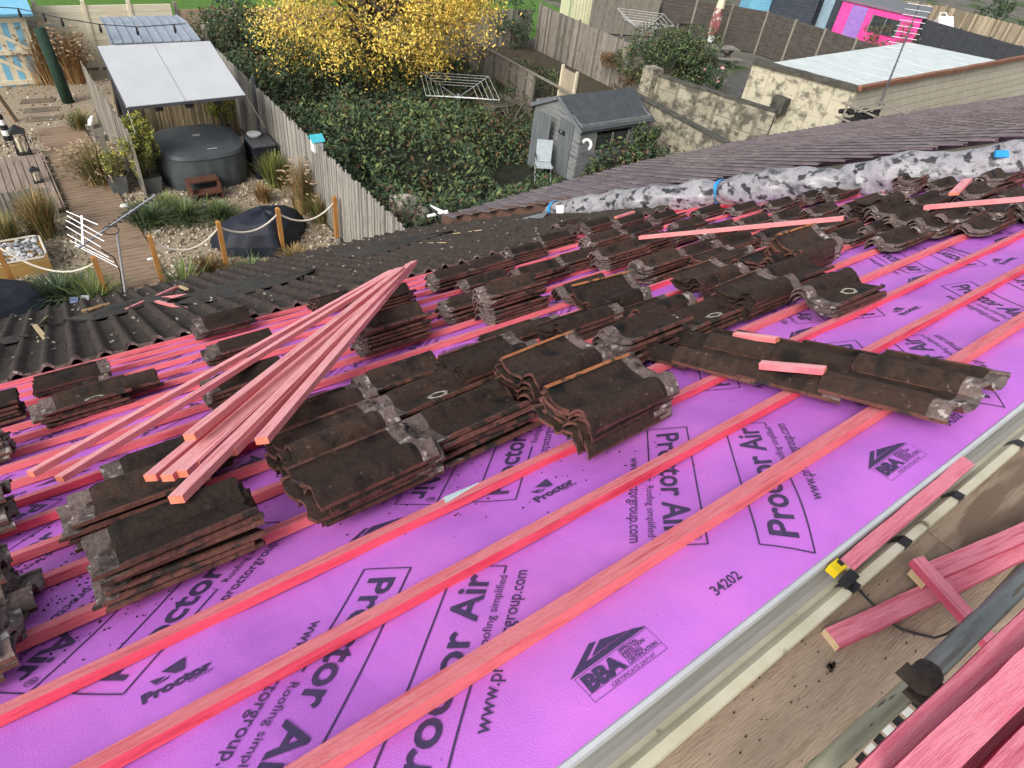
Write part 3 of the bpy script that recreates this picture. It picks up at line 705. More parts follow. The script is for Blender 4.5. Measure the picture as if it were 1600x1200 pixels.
# loose pink battens on the scaffold
zb=ZB+.012
def zst(pa,za,pb,zb_,lab,w_=.05,h_=.025,g=None):
    A=G(*pa,za);B_=G(*pb,zb_); b=MB(); b.bar(A,B_,w_,h_,m=1,top=0,n=8,jit=.0015); b.m[-1]=2;b.m[-2]=2
    o=b.build('batten_stick',[M_bp,M_bp2,M_cut],frame=frame_of(A,B_,(0,0,1))); tag(o,lab,'batten',g)
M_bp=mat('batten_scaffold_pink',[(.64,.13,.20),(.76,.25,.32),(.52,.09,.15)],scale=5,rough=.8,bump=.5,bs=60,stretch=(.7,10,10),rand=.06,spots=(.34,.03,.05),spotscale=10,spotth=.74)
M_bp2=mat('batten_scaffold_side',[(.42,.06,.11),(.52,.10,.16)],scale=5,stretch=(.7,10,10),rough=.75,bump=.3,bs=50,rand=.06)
M_cut=mat('fresh_cut_end',[(.50,.36,.20),(.62,.47,.3)],scale=40,rough=.9,bump=.2)
zst((1320,885),ZH-.012,(1512,722),ZH-.012,'flat pink batten offcut lying in the gutter',w_=.042,h_=.018)
zst((1297,1000),zb,(1700,812),zb+.02,'long pink batten lying across the scaffold board',w_=.052)
zst((1432,905),zb+.03,(1680,798),zb+.04,'pink batten under the crossing one at upper right of the board',w_=.05)
zst((1430,875),zb+.065,(1552,1010),zb+.065,'short pink batten crossing over the two long ones',w_=.042)
gb='pink battens bundled at the lower right corner'
zz=ZB+.50
for i,(a,c,l,dz) in enumerate([((1345,1240),(1640,950),'narrow outermost pink batten of the corner bundle',0.0),((1405,1240),(1690,965),'second pink batten of the corner bundle, with two knots',.035),
   ((1452,1262),(1700,1015),'third pink batten of the corner bundle, set lower',-.02),((1512,1270),(1740,1040),'fourth pink batten of the corner bundle',.03),((1570,1275),(1790,1060),'fifth pink batten of the corner bundle, in the corner',.0),((1625,1280),(1840,1090),'last pink batten of the corner bundle, half out of frame',.04)]):
    zst(a,zz+dz,c,zz+dz,l,w_=.050,h_=.036,g=gb)
# yellow and black strap hook with its cable
hk=thing('strap_hook','yellow and black plastic clip hooked over the gutter edge','clip',G(1312,895,ZH))
b=MB(); p=G(1306,888,ZH); b.box(p,.040,.030,.026); b.build('yellow_body',mat('yellow_plastic',[(.62,.45,.01),(.75,.56,.02)],scale=20,rough=.4,bump=.1),hk)
b=MB(); b.box(G(1326,905,ZH-.01),.042,.028,.03); b.box(G(1313,880,ZH+.014),.010,.016,.01); b.build('black_jaw',M_blk,hk)
cb=[(1330,908,.01),(1352,932,.02),(1375,955,.02),(1392,973,.01),(1410,984,.008),(1440,992,.008),(1460,997,.008),(1480,990,.04),(1500,977,.15),(1522,957,.32)]
b=MB(); b.tube([G(x,y,ZB+h_) for x,y,h_ in cb],.0035,n=8); tag(b.build('black_cable',M_blk,smooth=True),'thin black cable curling from the yellow clip under the pink battens','cable')
b=MB(); random.seed(3)
c=G(1298,1042,ZB+.004)
for i in range(9): b.box(c+V((random.gauss(0,.007),random.gauss(0,.004),.002)),.008,.007,.006)
tag(b.build('dark_clod',M_tt),'small dark clod of moss on the scaffold board','debris')
b=MB()
for i in range(160):
    p=G(random.uniform(1000,1500),random.uniform(860,1190),ZB+.001)
    if not(yb-.2<p.y<yb-.005): continue
    r=random.uniform(.0008,.003); b.box(p,r*2,r,r)
tag(b.build('board_grit',M_tt),'fine dark grit scattered over the scaffold board','debris',kind='stuff')
# ================= gardens
random.seed(21)
def D(px,py,d): return CAM+ray(px,py).normalized()*d
LEAF={}
def leafm(n,c,rough=.75):
    return mat('leaf_'+n,[tuple(x*.75 for x in c),tuple(min(1,x*1.25) for x in c)],scale=1.2,rough=rough,bump=0,objs=False)
L_dk=leafm('dark',(.035,.062,.036)); L_md=leafm('mid',(.075,.12,.055)); L_lt=leafm('light',(.17,.21,.075)); L_br=leafm('brown',(.13,.08,.045)); L_yl=leafm('yellow',(.80,.60,.12)); L_yo=leafm('ochre',(.68,.42,.09)); L_yg=leafm('yellow_green',(.46,.42,.08)); L_bam=leafm('bamboo',(.20,.24,.05)); L_bl=leafm('bluish',(.05,.085,.055)); L_pale=leafm('pale',(.24,.25,.14))
def leafadd(b,p,size,m,flat=.5):
    a=random.uniform(0,6.28); t=random.uniform(-1,1)*flat; n=V((random.gauss(0,flat),random.gauss(0,flat),1)).normalized()
    u=n.cross(V((math.cos(a),math.sin(a),.1))).normalized(); v=n.cross(u); l=size*random.uniform(.6,1.3); w_=l*.42
    b.add([p-u*l*.5,p+v*w_*.5+n*l*.06,p+u*l*.5,p-v*w_*.5+n*l*.06],[(0,1,2,3)],m)
def crown(name,c,r,n,size,mats,parent=None,clumps=0,ck=(.16,.34),flat=.8,shell=.55,zmin=None,wts=None):
    b=MB(); c=V(c); cl=[]
    for i in range(clumps or 1):
        if clumps:
            d=V((random.gauss(0,1),random.gauss(0,1),random.gauss(0,1))).normalized()*random.uniform(.45,1.0)
            cl.append((V((d.x*r[0],d.y*r[1],d.z*r[2])),random.uniform(*ck)))
        else: cl.append((V((0,0,0)),1.0))
    for i in range(n):
        o,k=random.choice(cl); d=V((random.gauss(0,1),random.gauss(0,1),random.gauss(0,1))).normalized()*random.uniform(shell,1)**.6
        p=c+o+V((d.x*r[0],d.y*r[1],d.z*r[2]))*k
        if zmin is not None and p.z<zmin: continue
        leafadd(b,p,size,random.choices(range(len(mats)),wts)[0] if wts else random.randrange(len(mats)),flat)
    return b.build(name,mats,parent)
def grass(name,lab,pos,h,n,spread,mats,cat='ornamental grass',group=None,w_=.012,plume=None,wts=None,droop=.35,parts=True):
    pos=V(pos); th=thing(name,lab,cat,pos,group); b=MB(); pl=MB()
    for i in range(n):
        a=random.uniform(0,6.28); rr=abs(random.gauss(0,spread*.25)); base=pos+V((math.cos(a)*rr,math.sin(a)*rr,0)); l=h*random.uniform(.55,1.08); out=random.uniform(.1,1)*spread
        a+=random.gauss(0,.4); dr=V((math.cos(a),math.sin(a),0)); sd=V((-dr.y,dr.x,0))*w_*random.uniform(.6,1.3)
        m=random.choices(range(len(mats)),wts)[0] if wts else random.randrange(len(mats)); pr=base; 
        for k in range(1,4):
            t=k/3; p=base+dr*out*t**1.6+V((0,0,l*(t-droop*t*t*out/spread))); ww=1-t*.75
            w0=1-(t-1/3)*.75
            b.quad(pr-sd*w0,pr+sd*w0,p+sd*ww,p-sd*ww,m); pr=p
        if plume and random.random()<plume:
            q=pr+dr*.1+V((0,0,random.uniform(-.02,.05))); s2=sd.normalized()*random.uniform(.012,.02); pl.add([pr-s2,pr+s2,q+s2*1.4,q-s2*1.4],[(0,1,2,3)]); s3=V((0,0,1))*.018; pl.add([pr-s3,pr+s3,q+s3,q-s3],[(0,1,2,3)])
    b.build('blades',mats,th)
    if pl.v: pl.build('plumes',[M_plume],th)['kind']='stuff'
    return th
M_plume=mat('plume_straw',[(.34,.24,.15),(.5,.40,.28)],scale=10,rough=.95,bump=0)
G_straw=leafm('straw',(.42,.27,.12)); G_rust=leafm('rust',(.30,.15,.06)); G_grn=leafm('grass_green',(.13,.17,.05)); G_olive=leafm('olive',(.20,.17,.07)); G_blue=leafm('lavender_green',(.09,.12,.075))
M_wood=mat('old_fence_wood',[(.14,.125,.10),(.27,.245,.205),(.20,.18,.15)],scale=3,rough=.95,bump=.4,bs=30,stretch=(4,4,.6),spots=(.10,.085,.065),spotscale=4,spotth=.62)
M_reed=mat('reed_screen',[(.16,.15,.13),(.33,.315,.28),(.24,.225,.195)],scale=5,rough=.95,bump=.4,bs=40,stretch=(6,6,.5),spots=(.14,.12,.10),spotscale=3,spotth=.62)
M_post=mat('orange_post_wood',[(.34,.15,.04),(.48,.24,.08)],scale=5,rough=.8,bump=.3,stretch=(3,3,.6),rand=.08)
M_brwood=mat('boardwalk_wood',[(.15,.10,.065),(.30,.215,.15),(.22,.15,.10)],scale=3,rough=.85,bump=.3,bs=30,stretch=(.6,4,4),objs=False)
M_dkcloth=mat('dark_cover_cloth',[(.010,.013,.022),(.022,.027,.04)],scale=3,rough=.55,bump=.6,bs=9)
M_grey=mat('grey_felt_roof',[(.13,.145,.16),(.17,.185,.20)],scale=6,rough=.9,bump=.2,bs=80)
M_white=mat('white_paint',[(.68,.68,.66),(.8,.8,.78)],scale=8,rough=.6,bump=.1)
M_cream=mat('cream_fence',[(.66,.60,.44),(.80,.74,.58)],scale=3,rough=.85,bump=.2,stretch=(.5,4,4))
M_alu=mat('aluminium',[(.55,.56,.58),(.7,.7,.72)],scale=20,rough=.35,metal=.6,bump=.05)
M_slate=mat('dark_slats',[(.05,.045,.042),(.10,.09,.08)],scale=4,rough=.9,bump=.3,stretch=(.6,4,4))
# --- loose stones over the gravel
b=MB()
for i in range(13000):
    x=random.uniform(-3,5.3); y=11.8+9.5*random.random()**1.4+ (4 if random.random()<.15 else 0)
    if .44<x<1.56 and y<21.4: continue
    if x<.4 and 16<y<19.6: continue
    r=random.uniform(.014,.040); a=random.uniform(0,3.14); X=V((math.cos(a),math.sin(a),random.uniform(-.3,.3))).normalized()
    b.tube([V((x,y,r*.2))-X*r,V((x,y,r*.55))-X*r*.3,V((x,y,r*.5))+X*r*.5,V((x,y,r*.2))+X*r],[r*.3,r*.7,r*.65,r*.25],n=5,m=random.choice((0,0,1,2)),cap=False)
tag(b.build('gravel_stones',[mat('stone_tan',[(.26,.20,.13),(.38,.30,.21)],scale=3,bump=0),mat('stone_pale',[(.52,.47,.38),(.66,.62,.54)],scale=3,bump=0),mat('stone_dark',[(.10,.075,.05),(.18,.13,.09)],scale=3,bump=0)]),'loose tan and pale stones covering the gravel garden','gravel',kind='stuff')
# --- boardwalk and deck
b=MB(); y=12.0
while y<21.4: b.box((1.0+.02*math.sin(y),y,.03),1.08,.135,.05); y+=.15
o=b.build('boardwalk',M_brwood); o['kind']='structure'
b=MB(); x=-5.0
while x<.28: b.box((x,17.9,.10),.135,3.1,.06); x+=.15
b.box((.36,17.9,.08),.03,3.2,.16); o=b.build('deck',mat('deck_grooved',[(.20,.155,.125),(.34,.27,.22)],scale=3,rough=.9,bump=.4,stretch=(4,.5,4),objs=False)); o['kind']='structure'
def shade3(m):
    out=[]
    for k,nm in((.62,'_weathered'),(1.22,'_bleached')):
        if m.name+nm in MATS: out.append(MATS[m.name+nm]); continue
        c=m.copy(); c.name=m.name+nm
        for n_ in c.node_tree.nodes:
            if n_.type=='VALTORGB' and n_.outputs[0].links and n_.inputs[0].links[0].from_node.type=='TEX_NOISE' and max(e.color[1] for e in n_.color_ramp.elements)<.95:
                for e in n_.color_ramp.elements: q=e.color; e.color=(q[0]*k,q[1]*k,q[2]*k,1)
        MATS[c.name]=c; out.append(c)
    return out
def palisade(name,lab,pts,h,pw,mats,cat='fence',group=None,jag=.03,post=None,rail=False,th=.02,z0=0):
    f=thing(name,lab,cat,(pts[0][0],pts[0][1],0),group); b=MB()
    for (x0,y0),(x1,y1) in zip(pts[:-1],pts[1:]):
        L=math.hypot(x1-x0,y1-y0); d=V(((x1-x0)/L,(y1-y0)/L,0)); nrm=V((-d.y,d.x,0)); n=int(L/pw)
        for i in range(n):
            p=V((x0,y0,0))+d*((i+.5)*L/n); hh=h+random.uniform(-jag,jag)
            b.box(p+V((0,0,z0+hh/2))+nrm*random.uniform(-.008,.008),L/n*.90,th,hh,X=d,Y=nrm,m=random.choice((0,0,1,2)))
    b.build('boards',[mats]+shade3(mats),f)
    if post:
        for (x0,y0),(x1,y1) in zip(pts[:-1],pts[1:]):
            L=math.hypot(x1-x0,y1-y0); n=max(1,round(L/post)); d=V(((x1-x0)/L,(y1-y0)/L,0)); nr=V((-d.y,d.x,0))
            for i in range(n+1):
                bb=MB(); bb.box((x0+(x1-x0)*i/n+nr.x*.05,y0+(y1-y0)*i/n+nr.y*.05,(h+.05)/2),.09,.09,h+.05,X=d,Y=nr); bb.build('post',mats,f)
    if rail:
        for z in (.3,h*.85):
            bb=MB(); (x0,y0),(x1,y1)=pts[0],pts[-1]; bb.bar((x0,y0,z),(x1,y1,z),.05,.08); bb.build('rail',mats,f)
    return f
palisade('palisade_fence','long weathered grey upright board fence beside the hot tub',[(5.42,9.6),(5.40,14),(5.45,21.2)],1.8,.055,M_reed,jag=.05)
palisade('palisade_fence','pale bamboo screen closing the back of the hot tub corner',[(2.3,19.6),(5.3,19.6)],1.65,.045,mat('bamboo_screen',[(.30,.23,.13),(.46,.38,.25)],scale=5,stretch=(5,5,.6),rough=.9),jag=.01)
palisade('palisade_fence','silvery slatted fence left of the pergola',[(2.0,21.6),(2.05,16.4)],1.55,.10,M_wood,jag=.05)
palisade('palisade_fence','low reed screen in front of the raised deck at far left',[(-5,16.1),(.22,16.15)],.75,.035,M_reed,jag=.01)
fc=thing('panel_fence','sunlit cream panel fence across the end of the gravel garden','fence',(1,26,0))
for i in range(6):
    x=-2.2+i*1.28; b=MB()
    for k in range(9): b.box((x+.64,26,.1+k*.2+.09),1.20,.05,.193)
    b.build('panel',M_cream,fc); b=MB(); b.box((x,26,1.0),.10,.11,2.05); b.build('post',M_cream,fc)
fp=thing('panel_fence','pinkish timber fence behind the metal shed','fence',(6,26.1,0))
for i in range(3):
    x=5.6+i*1.9; b=MB()
    for k in range(8): b.box((x+.95,26.1,.1+k*.2+.09),1.82,.05,.193)
    b.build('panel',mat('pinkish_wood',[(.34,.24,.17),(.48,.36,.27)],scale=3,stretch=(.5,4,4)),fp); b=MB(); b.box((x,26.1,.95),.10,.11,1.95); b.build('post',M_wood,fp)
# --- striped beach hut style gate shed
hut=thing('striped_shed','blue and cream striped garden shed with cream braced doors','shed',(-.3,25.2,0))
M_sky=mat('sky_blue_paint',[(.16,.42,.60),(.22,.50,.68)],scale=5,rough=.7,bump=.1); M_crm=mat('cream_paint',[(.62,.56,.40),(.74,.68,.52)],scale=5,rough=.7,bump=.1)
b=MB()
for i in range(22): b.box((-2.2+i*.16,25.0,1.0),.158,.05,2.0,m=i%2)
b.box((-.5,26.3,1.0),3.4,2.5,1.95); b.build('wall',[M_sky,M_crm],hut)
b=MB(); b.slab([(-2.5,24.7,2.0),(1.45,24.7,2.0),(1.45,26,2.5),(-2.5,26,2.5)],.08); b.slab([(-2.5,26,2.5),(1.45,26,2.5),(1.45,27.6,2.0),(-2.5,27.6,2.0)],.08); b.build('roof',M_sky,hut)
for x0 in(-1.25,.0):
    b=MB()
    for z in(.12,.95,1.8): b.bar((x0+.05,24.95,z),(x0+1.15,24.95,z),.04,.13,up=V((0,0,1)))
    b.bar((x0+.08,24.94,.9),(x0+1.12,24.94,.2),.03,.10); b.bar((x0+.08,24.94,1.7),(x0+1.12,24.94,1.0),.03,.10); b.build('door_brace',M_crm,hut)
# --- metal shed
ms=thing('metal_shed','low metal shed with ribbed pale blue grey roof behind the pergola','shed',(4.1,22.8,0))
M_zinc=mat('zinc_roof',[(.26,.31,.37),(.36,.41,.47)],scale=3,rough=.45,metal=.2,bump=.1,objs=False)
c=[G(155,27,2.05),G(275,24,2.05),G(313,63,1.75),G(175,68,1.75)]
b=MB(); mid=[c[0].lerp(c[3],.42)+V((0,0,.12)),c[1].lerp(c[2],.42)+V((0,0,.12))]
b.slab([c[0],c[1],mid[1],mid[0]],.04); b.slab([mid[0],mid[1],c[2],c[3]],.04)
for i in range(10):
    t=i/9; b.bar(c[0].lerp(c[1],t)+V((0,0,.015)),mid[0].lerp(mid[1],t)+V((0,0,.015)),.03,.03); b.bar(mid[0].lerp(mid[1],t)+V((0,0,.015)),c[3].lerp(c[2],t)+V((0,0,.015)),.03,.03)
b.build('roof',M_zinc,ms); b=MB(); b.box(((c[0].x+c[1].x)/2,(c[0].y+c[3].y)/2,.85),c[1].x-c[0].x-.15,c[0].y-c[3].y-.15,1.7); b.build('wall',mat('shed_bluegrey',[(.20,.22,.23),(.28,.30,.31)],scale=4),ms)
# --- pergola with flat grey awning
pg=thing('pergola','flat pale grey awning roof on posts over the hot tub','pergola',(3.5,17.8,0))
M_awn=mat('awning_grey',[(.46,.48,.50),(.52,.54,.56)],scale=1.5,rough=.6,bump=.05,objs=False)
q=[G(152,72,2.55),G(328,64,2.55),G(383,148,2.2),G(198,167,2.2)]
b=MB(); b.slab(q,.04); b.build('canopy',M_awn,pg)
b=MB(); b.bar(q[0].lerp(q[1],.47)+V((0,0,.004)),q[3].lerp(q[2],.47)+V((0,0,.004)),.02,.006); b.build('seam',mat('awning_seam',[(.36,.38,.40),(.42,.44,.46)],scale=5),pg)
b=MB()
for i in range(4): b.bar(q[i]-V((0,0,.04)),q[(i+1)%4]-V((0,0,.04)),.04,.06)
b.build('frame',mat('dark_metal',[(.06,.065,.07),(.10,.10,.11)],scale=9,rough=.5),pg)
for k,(x,y) in enumerate(((q[0].x+.1,q[0].y-.1),(q[1].x-.1,q[1].y-.1),(2.18,17.4),(5.2,17.4))):
    b=MB(); b.box((x,y,1.12),.07,.07,2.24); b.build('post',MATS['dark_metal'],pg)
for t in(.25,.5,.75):
    p=q[3].lerp(q[2],t); b=MB(); b.box(p+V((0,.05,-.12)),.16,.08,.10); b.build('clamp',M_blk,pg)
def rope(name,lab,pts,r,m,cat='rope',sag=0,group=None):
    fp=[]
    for A,B_ in zip(pts[:-1],pts[1:]):
        for i in range(10): t=i/10; fp.append(V(A).lerp(V(B_),t)-V((0,0,sag*4*t*(1-t))))
    fp.append(V(pts[-1])); b=MB(); b.tube(fp,r,n=6); return tag(b.build(name,m,smooth=True),lab,cat,group)
M_rope=mat('white_rope',[(.55,.50,.42),(.68,.63,.55)],scale=60,rough=.9,bump=.4)
rope('guy_rope','white guy rope from the left awning corner to the bamboo pot',[q[3],G(236,283,.05)],.012,M_rope)
rope('guy_rope','white guy rope from the right awning corner to the fence',[q[2],G(415,200,1.1)],.012,M_rope)
# --- hot tub
tub=thing('hot_tub','round hot tub under a dark grey fitted cover','hot tub',(3.62,17.35,0))
def rr_ring(cx,cy,r,z,n=56,p=3.0,jit=0,seed=0):
    out=[]
    for i in range(n):
        a=2*math.pi*i/n; k=(abs(math.cos(a))**p+abs(math.sin(a))**p)**(-1/p); j=1+jit*math.sin(a*23+seed)+jit*.6*math.sin(a*37+2*seed)
        out.append(V((cx+r*k*math.cos(a)*j,cy+r*k*math.sin(a)*j,z)))
    return out
b=MB(); prevr=None
for i,(r,z,j) in enumerate(((1.0,0,.014),(1.03,.2,.022),(1.03,.5,.020),(1.01,.74,.010),(1.02,.79,.002),(.99,.87,.0),(.8,.93,.0),(.45,.97,0),(.02,.98,0))):
    rg=rr_ring(3.62,17.35,r,z,jit=j,seed=i*.4)
    if prevr:
        n=len(rg); b.add(prevr+rg,[(k,(k+1)%n,n+(k+1)%n,n+k) for k in range(n)])
    prevr=rg
b.build('cover',mat('tub_cover',[(.058,.068,.074),(.088,.098,.105)],scale=2,rough=.5,bump=.5,bs=6),tub,smooth=True)
b=MB(); b.box((3.75,16.55,.945),.22,.05,.006); b.box((3.62,17.35,.99),.16,.10,.02); b.build('badge',mat('grey_badge',[(.3,.3,.3),(.45,.45,.45)],scale=30),tub)
st=thing('garden_steps','small brown two tread step in front of the hot tub','steps',G(335,310,0)); p=V(st.location)
M_step=mat('brown_plastic',[(.085,.035,.022),(.13,.06,.04)],scale=5,rough=.6,bump=.1)
for dy,z in((0,.20),(.26,.40)):
    b=MB(); b.box((p.x-.15,p.y+dy,z),.72,.28,.04); b.build('tread',M_step,st)
for dx in(-.48,.18):
    b=MB(); b.box((p.x+dx,p.y+.13,.19),.04,.5,.38); b.build('side_panel',M_step,st)
cbx=thing('storage_box','dark grey cabinet between hot tub and fence with a pale bowl on it','cabinet',(5.0,16.9,0))
b=MB(); b.box((5.0,16.9,.42),.55,.8,.84); b.build('body',M_dkcloth,cbx); b=MB(); b.box((5.0,16.9,.86),.6,.85,.04); b.build('top_board',MATS['dark_metal'],cbx)
b=MB(); b.tube([(4.95,17.1,.88),(4.95,17.1,.93),(4.95,17.1,.97)],[.10,.16,.18],n=16); tag(b.build('bowl',M_white),'pale shallow bowl on the grey cabinet by the tub','bowl')
# planters with bamboo
M_pot=mat('grey_planter',[(.10,.11,.11),(.17,.18,.18)],scale=5,rough=.6,bump=.1)
def planter(lab,px,py,w_,h_):
    p=G(px,py,0); t=thing('planter',lab,'plant pot',p); b=MB(); r0,r1=w_*.38,w_*.5
    b.add([(p.x+a*r0,p.y+c*r0,0) for a,c in((-1,-1),(1,-1),(1,1),(-1,1))]+[(p.x+a*r1,p.y+c*r1,h_) for a,c in((-1,-1),(1,-1),(1,1),(-1,1))],[(0,1,5,4),(1,2,6,5),(2,3,7,6),(3,0,4,7)])
    b.add([(p.x+a*r1*.93,p.y+c*r1*.93,h_-.03) for a,c in((-1,-1),(1,-1),(1,1),(-1,1))],[(0,1,2,3)],1); b.build('pot',[M_pot,M_soil],t); return p,t
def bamboo(lab,px,py,w_,ph,h,n=2600,rad=.42):
    p,t=planter(lab,px,py,w_,ph); b=MB()
    for i in range(14):
        a=random.uniform(0,6.28); r=random.uniform(.02,.12); b.tube([p+V((math.cos(a)*r,math.sin(a)*r,ph-.05)),p+V((math.cos(a)*r*2.6,math.sin(a)*r*2.6,ph+h*random.uniform(.7,1)))],.008,n=5)
    b.build('canes',G_olive,t); crown('foliage',p+V((0,0,ph+h*.52)),(rad,rad,h*.56),n,.085,[L_bam,L_yg,L_lt],t,clumps=22,flat=1.0)
bamboo('tall bamboo in a grey square pot left of the hot tub',238,298,.48,.42,1.5)
bamboo('bamboo in a dark pot under the right end of the awning',352,214,.4,.35,1.0,1300,.45)
bamboo('loose bamboo in a grey pot with striped side near the slatted fence',188,300,.40,.45,.5,500,.25)
# long fence side shrubs
def shrub(lab,pos,r,n,size,mats,cat='shrub',wts=None,group=None,clumps=9,flat=.9,name='shrub'):
    pos=V(pos); t=thing(name,lab,cat,pos,group); crown('foliage',pos+V((0,0,r[2]*.75)),r,n,size,mats,t,clumps=clumps,wts=wts,flat=flat,zmin=.0)
    b=MB()
    for i in range(5):
        a=i*1.3; b.tube([pos,pos+V((math.cos(a)*r[0]*.4,math.sin(a)*r[1]*.4,r[2]*.9))],[.02,.006],n=5)
    b.build('stem',MATS['old_fence_wood'],t); return t
gg='ornamental grasses and low plants in the gravel'
grass('feather_grass','tall straw coloured feather grass by the striped shed, left of the green roll',G(75,128,0),1.75,520,.75,[G_straw,G_rust,G_olive],group=gg,plume=.5,wts=(4,3,1))
grass('feather_grass','tall rusty feather grass right of the green roll',G(122,128,0),1.6,420,.6,[G_straw,G_rust,G_olive],group=gg,plume=.5,wts=(3,4,1))
grass('fountain_grass','wide fountain grass with pale plumes beside the boardwalk',G(160,285,0),1.0,700,.75,[G_olive,G_straw,G_grn,L_pale],group=gg,plume=.35,wts=(4,2,3,1))
grass('sedge','small olive sedge with rust edge above the fountain grass',G(128,203,0),.6,320,.45,[G_grn,G_olive,G_rust],group=gg,wts=(3,3,1))
grass('feather_grass','golden feather grass by the reed screen',G(70,368,0),1.15,560,.5,[G_straw,G_olive,G_grn],group=gg,wts=(4,3,1))
grass('sedge','green brown tufted grass at the left frame edge',G(15,385,0),.8,460,.5,[G_grn,G_olive,G_straw],group=gg,wts=(3,3,2))
grass('sedge','bright lime tuft among the lavender',G(263,328,0),.45,260,.33,[L_lt,L_bam],group=gg)
grass('sedge','leafy green clump by the fence beside the cabinet',G(432,290,0),.95,520,.5,[G_grn,L_bam,G_olive],group=gg)
grass('feather_grass','thin gold grass against the fence below the bird house',G(474,330,0),1.35,420,.4,[G_straw,G_olive],group=gg,plume=.2)
grass('sedge','brown green clump at the foot of the fence behind the rope',G(500,345,0),.75,420,.45,[G_olive,G_straw,G_grn],group=gg)
grass('sedge','rust brown tuft below the green clump by the fence',G(412,315,0),.5,260,.3,[G_rust,G_olive],group=gg)
grass('lavender','grey green lavender mound left of the rope posts',G(232,352,0),.55,520,.55,[G_blue,G_grn,L_md],'lavender',group=gg,w_=.016)
grass('lavender','broad grey green lavender right of the boardwalk bend',G(290,345,0),.5,560,.6,[G_blue,G_grn],'lavender',group=gg,w_=.016)
grass('lavender','lavender mound beside the dark draped cover',G(345,345,0),.5,460,.5,[G_blue,G_grn],'lavender',group=gg,w_=.016)
grass('lavender','low dark heather by the near rope post',G(330,430,0),.42,420,.45,[G_grn,G_rust,L_br],'heather',group=gg,w_=.014)
grass('lavender','low green mound right of the middle rope post',G(395,430,0),.35,300,.5,[G_blue,G_grn],'lavender',group=gg,w_=.014)
grass('lavender','low dry clump before the last rope post',G(462,410,0),.4,300,.4,[G_olive,G_straw],'heather',group=gg,w_=.012)
grass('lavender','blue green mound left of the fan palm',G(98,470,0),.55,520,.6,[G_blue,L_md],'lavender',group=gg,w_=.016)
grass('fan_palm','small fan palm with spiky green leaves at the eave',G(152,478,0),.75,90,.62,[G_grn,L_lt],'palm',group=gg,w_=.026,droop=.25)
grass('fan_palm','spiky cordyline by the near rope post',G(292,452,0),.6,70,.5,[G_grn,L_lt],'palm',group=gg,w_=.022,droop=.2)
shrub('small green bush with reddish tips near the slatted fence',G(340,200,0),(.5,.4,.7),700,.07,[L_bam,L_md,L_lt])
# rope posts
posts=[((25,452),1.05),((170,470),.95),((255,446),1.1),((356,425),1.15),((443,398),1.1),((527,378),1.1)]
lab=['at the left, beside the pebble bed','behind the aerial mast','beside the boardwalk','in front of the dark draped cover','at the right end of the dark draped cover','nearest the long fence']
tops=[]
for (p_,h_),l in zip(posts,lab):
    p=G(*p_,0); t=thing('rope_post','square orange wooden post '+l,'post',p,'posts carrying the white rope'); b=MB(); b.box(p+V((0,0,h_/2+.06)),.085,.085,h_-.1); b.add([p+V((a*.0425,c*.0425,h_+.01)) for a,c in((-1,-1),(1,-1),(1,1),(-1,1))]+[p+V((0,0,h_+.05))],[(0,1,4),(1,2,4),(2,3,4),(3,0,4)]); b.build('timber',M_post,t)
    b=MB(); b.box(p+V((0,0,.05)),.10,.10,.10); b.build('metal_shoe',M_alu,t); tops.append(p+V((0,0,h_-.10)))
for i,(a,c) in enumerate(((0,1),(2,3),(3,4),(4,5))):
    rope('white_rope','thick white rope sagging between the '+['two left posts','first pair of posts right of the boardwalk','middle posts over the dark cover','two posts nearest the fence'][i],[tops[a],tops[c]],.020,M_rope,sag=[.36,.34,.26,.30][i],group='white ropes between the posts')
rope('white_rope','end of the white rope leaving the left post towards the frame edge',[tops[0],tops[0]+V((-1.2,.1,.1))],.020,M_rope,sag=.1,group='white ropes between the posts')
# draped covers
def drape(lab,pts,hz,name='draped_cover',seed=1):
    """pts: outline on the ground (world), hz: peaks"""
    c=sum((V(p) for p in pts),V((0,0,0)))/len(pts); b=MB(); n=len(pts); rings=[]
    m=6*n
    for k,(t,z) in enumerate(((1.0,.02),(.93,.3),(.78,.62),(.55,.85),(.3,.97),(.05,1.0))):
        rg=[]
        for i in range(m):
            a=i/6; i0=int(a)%n; p=V(pts[i0]).lerp(V(pts[(i0+1)%n]),a-int(a)); j=1+(.035*math.sin(i*1.9+seed)+.02*math.sin(i*3.3))*(1-k/6)
            q=c+(p-c)*t*j; q.z=hz*z*(1+.05*math.sin(i*.9+seed)); rg.append(q)
        rings.append(rg)
    for r0,r1 in zip(rings[:-1],rings[1:]): b.add(r0+r1,[(i,(i+1)%m,m+(i+1)%m,m+i) for i in range(m)])
    b.add([rings[-1][i] for i in range(m)],[tuple(range(m))]); return tag(b.build(name,M_dkcloth,smooth=True),lab,'draped cover')
drape('dark waterproof cover draped over furniture at the left frame edge',[(-2.6,12.2,0),(-1.3,11.9,0),(-.35,12.5,0),(-.45,13.2,0),(-1.4,13.6,0),(-2.8,13.4,0)],.62,seed=2)
g1=[G(325,380,0),G(352,403,0),G(440,404,0),G(466,380,0),G(482,352,0),G(430,345,0)]
drape('dark angular cover draped over a bench behind the rope',g1,.75,seed=4)
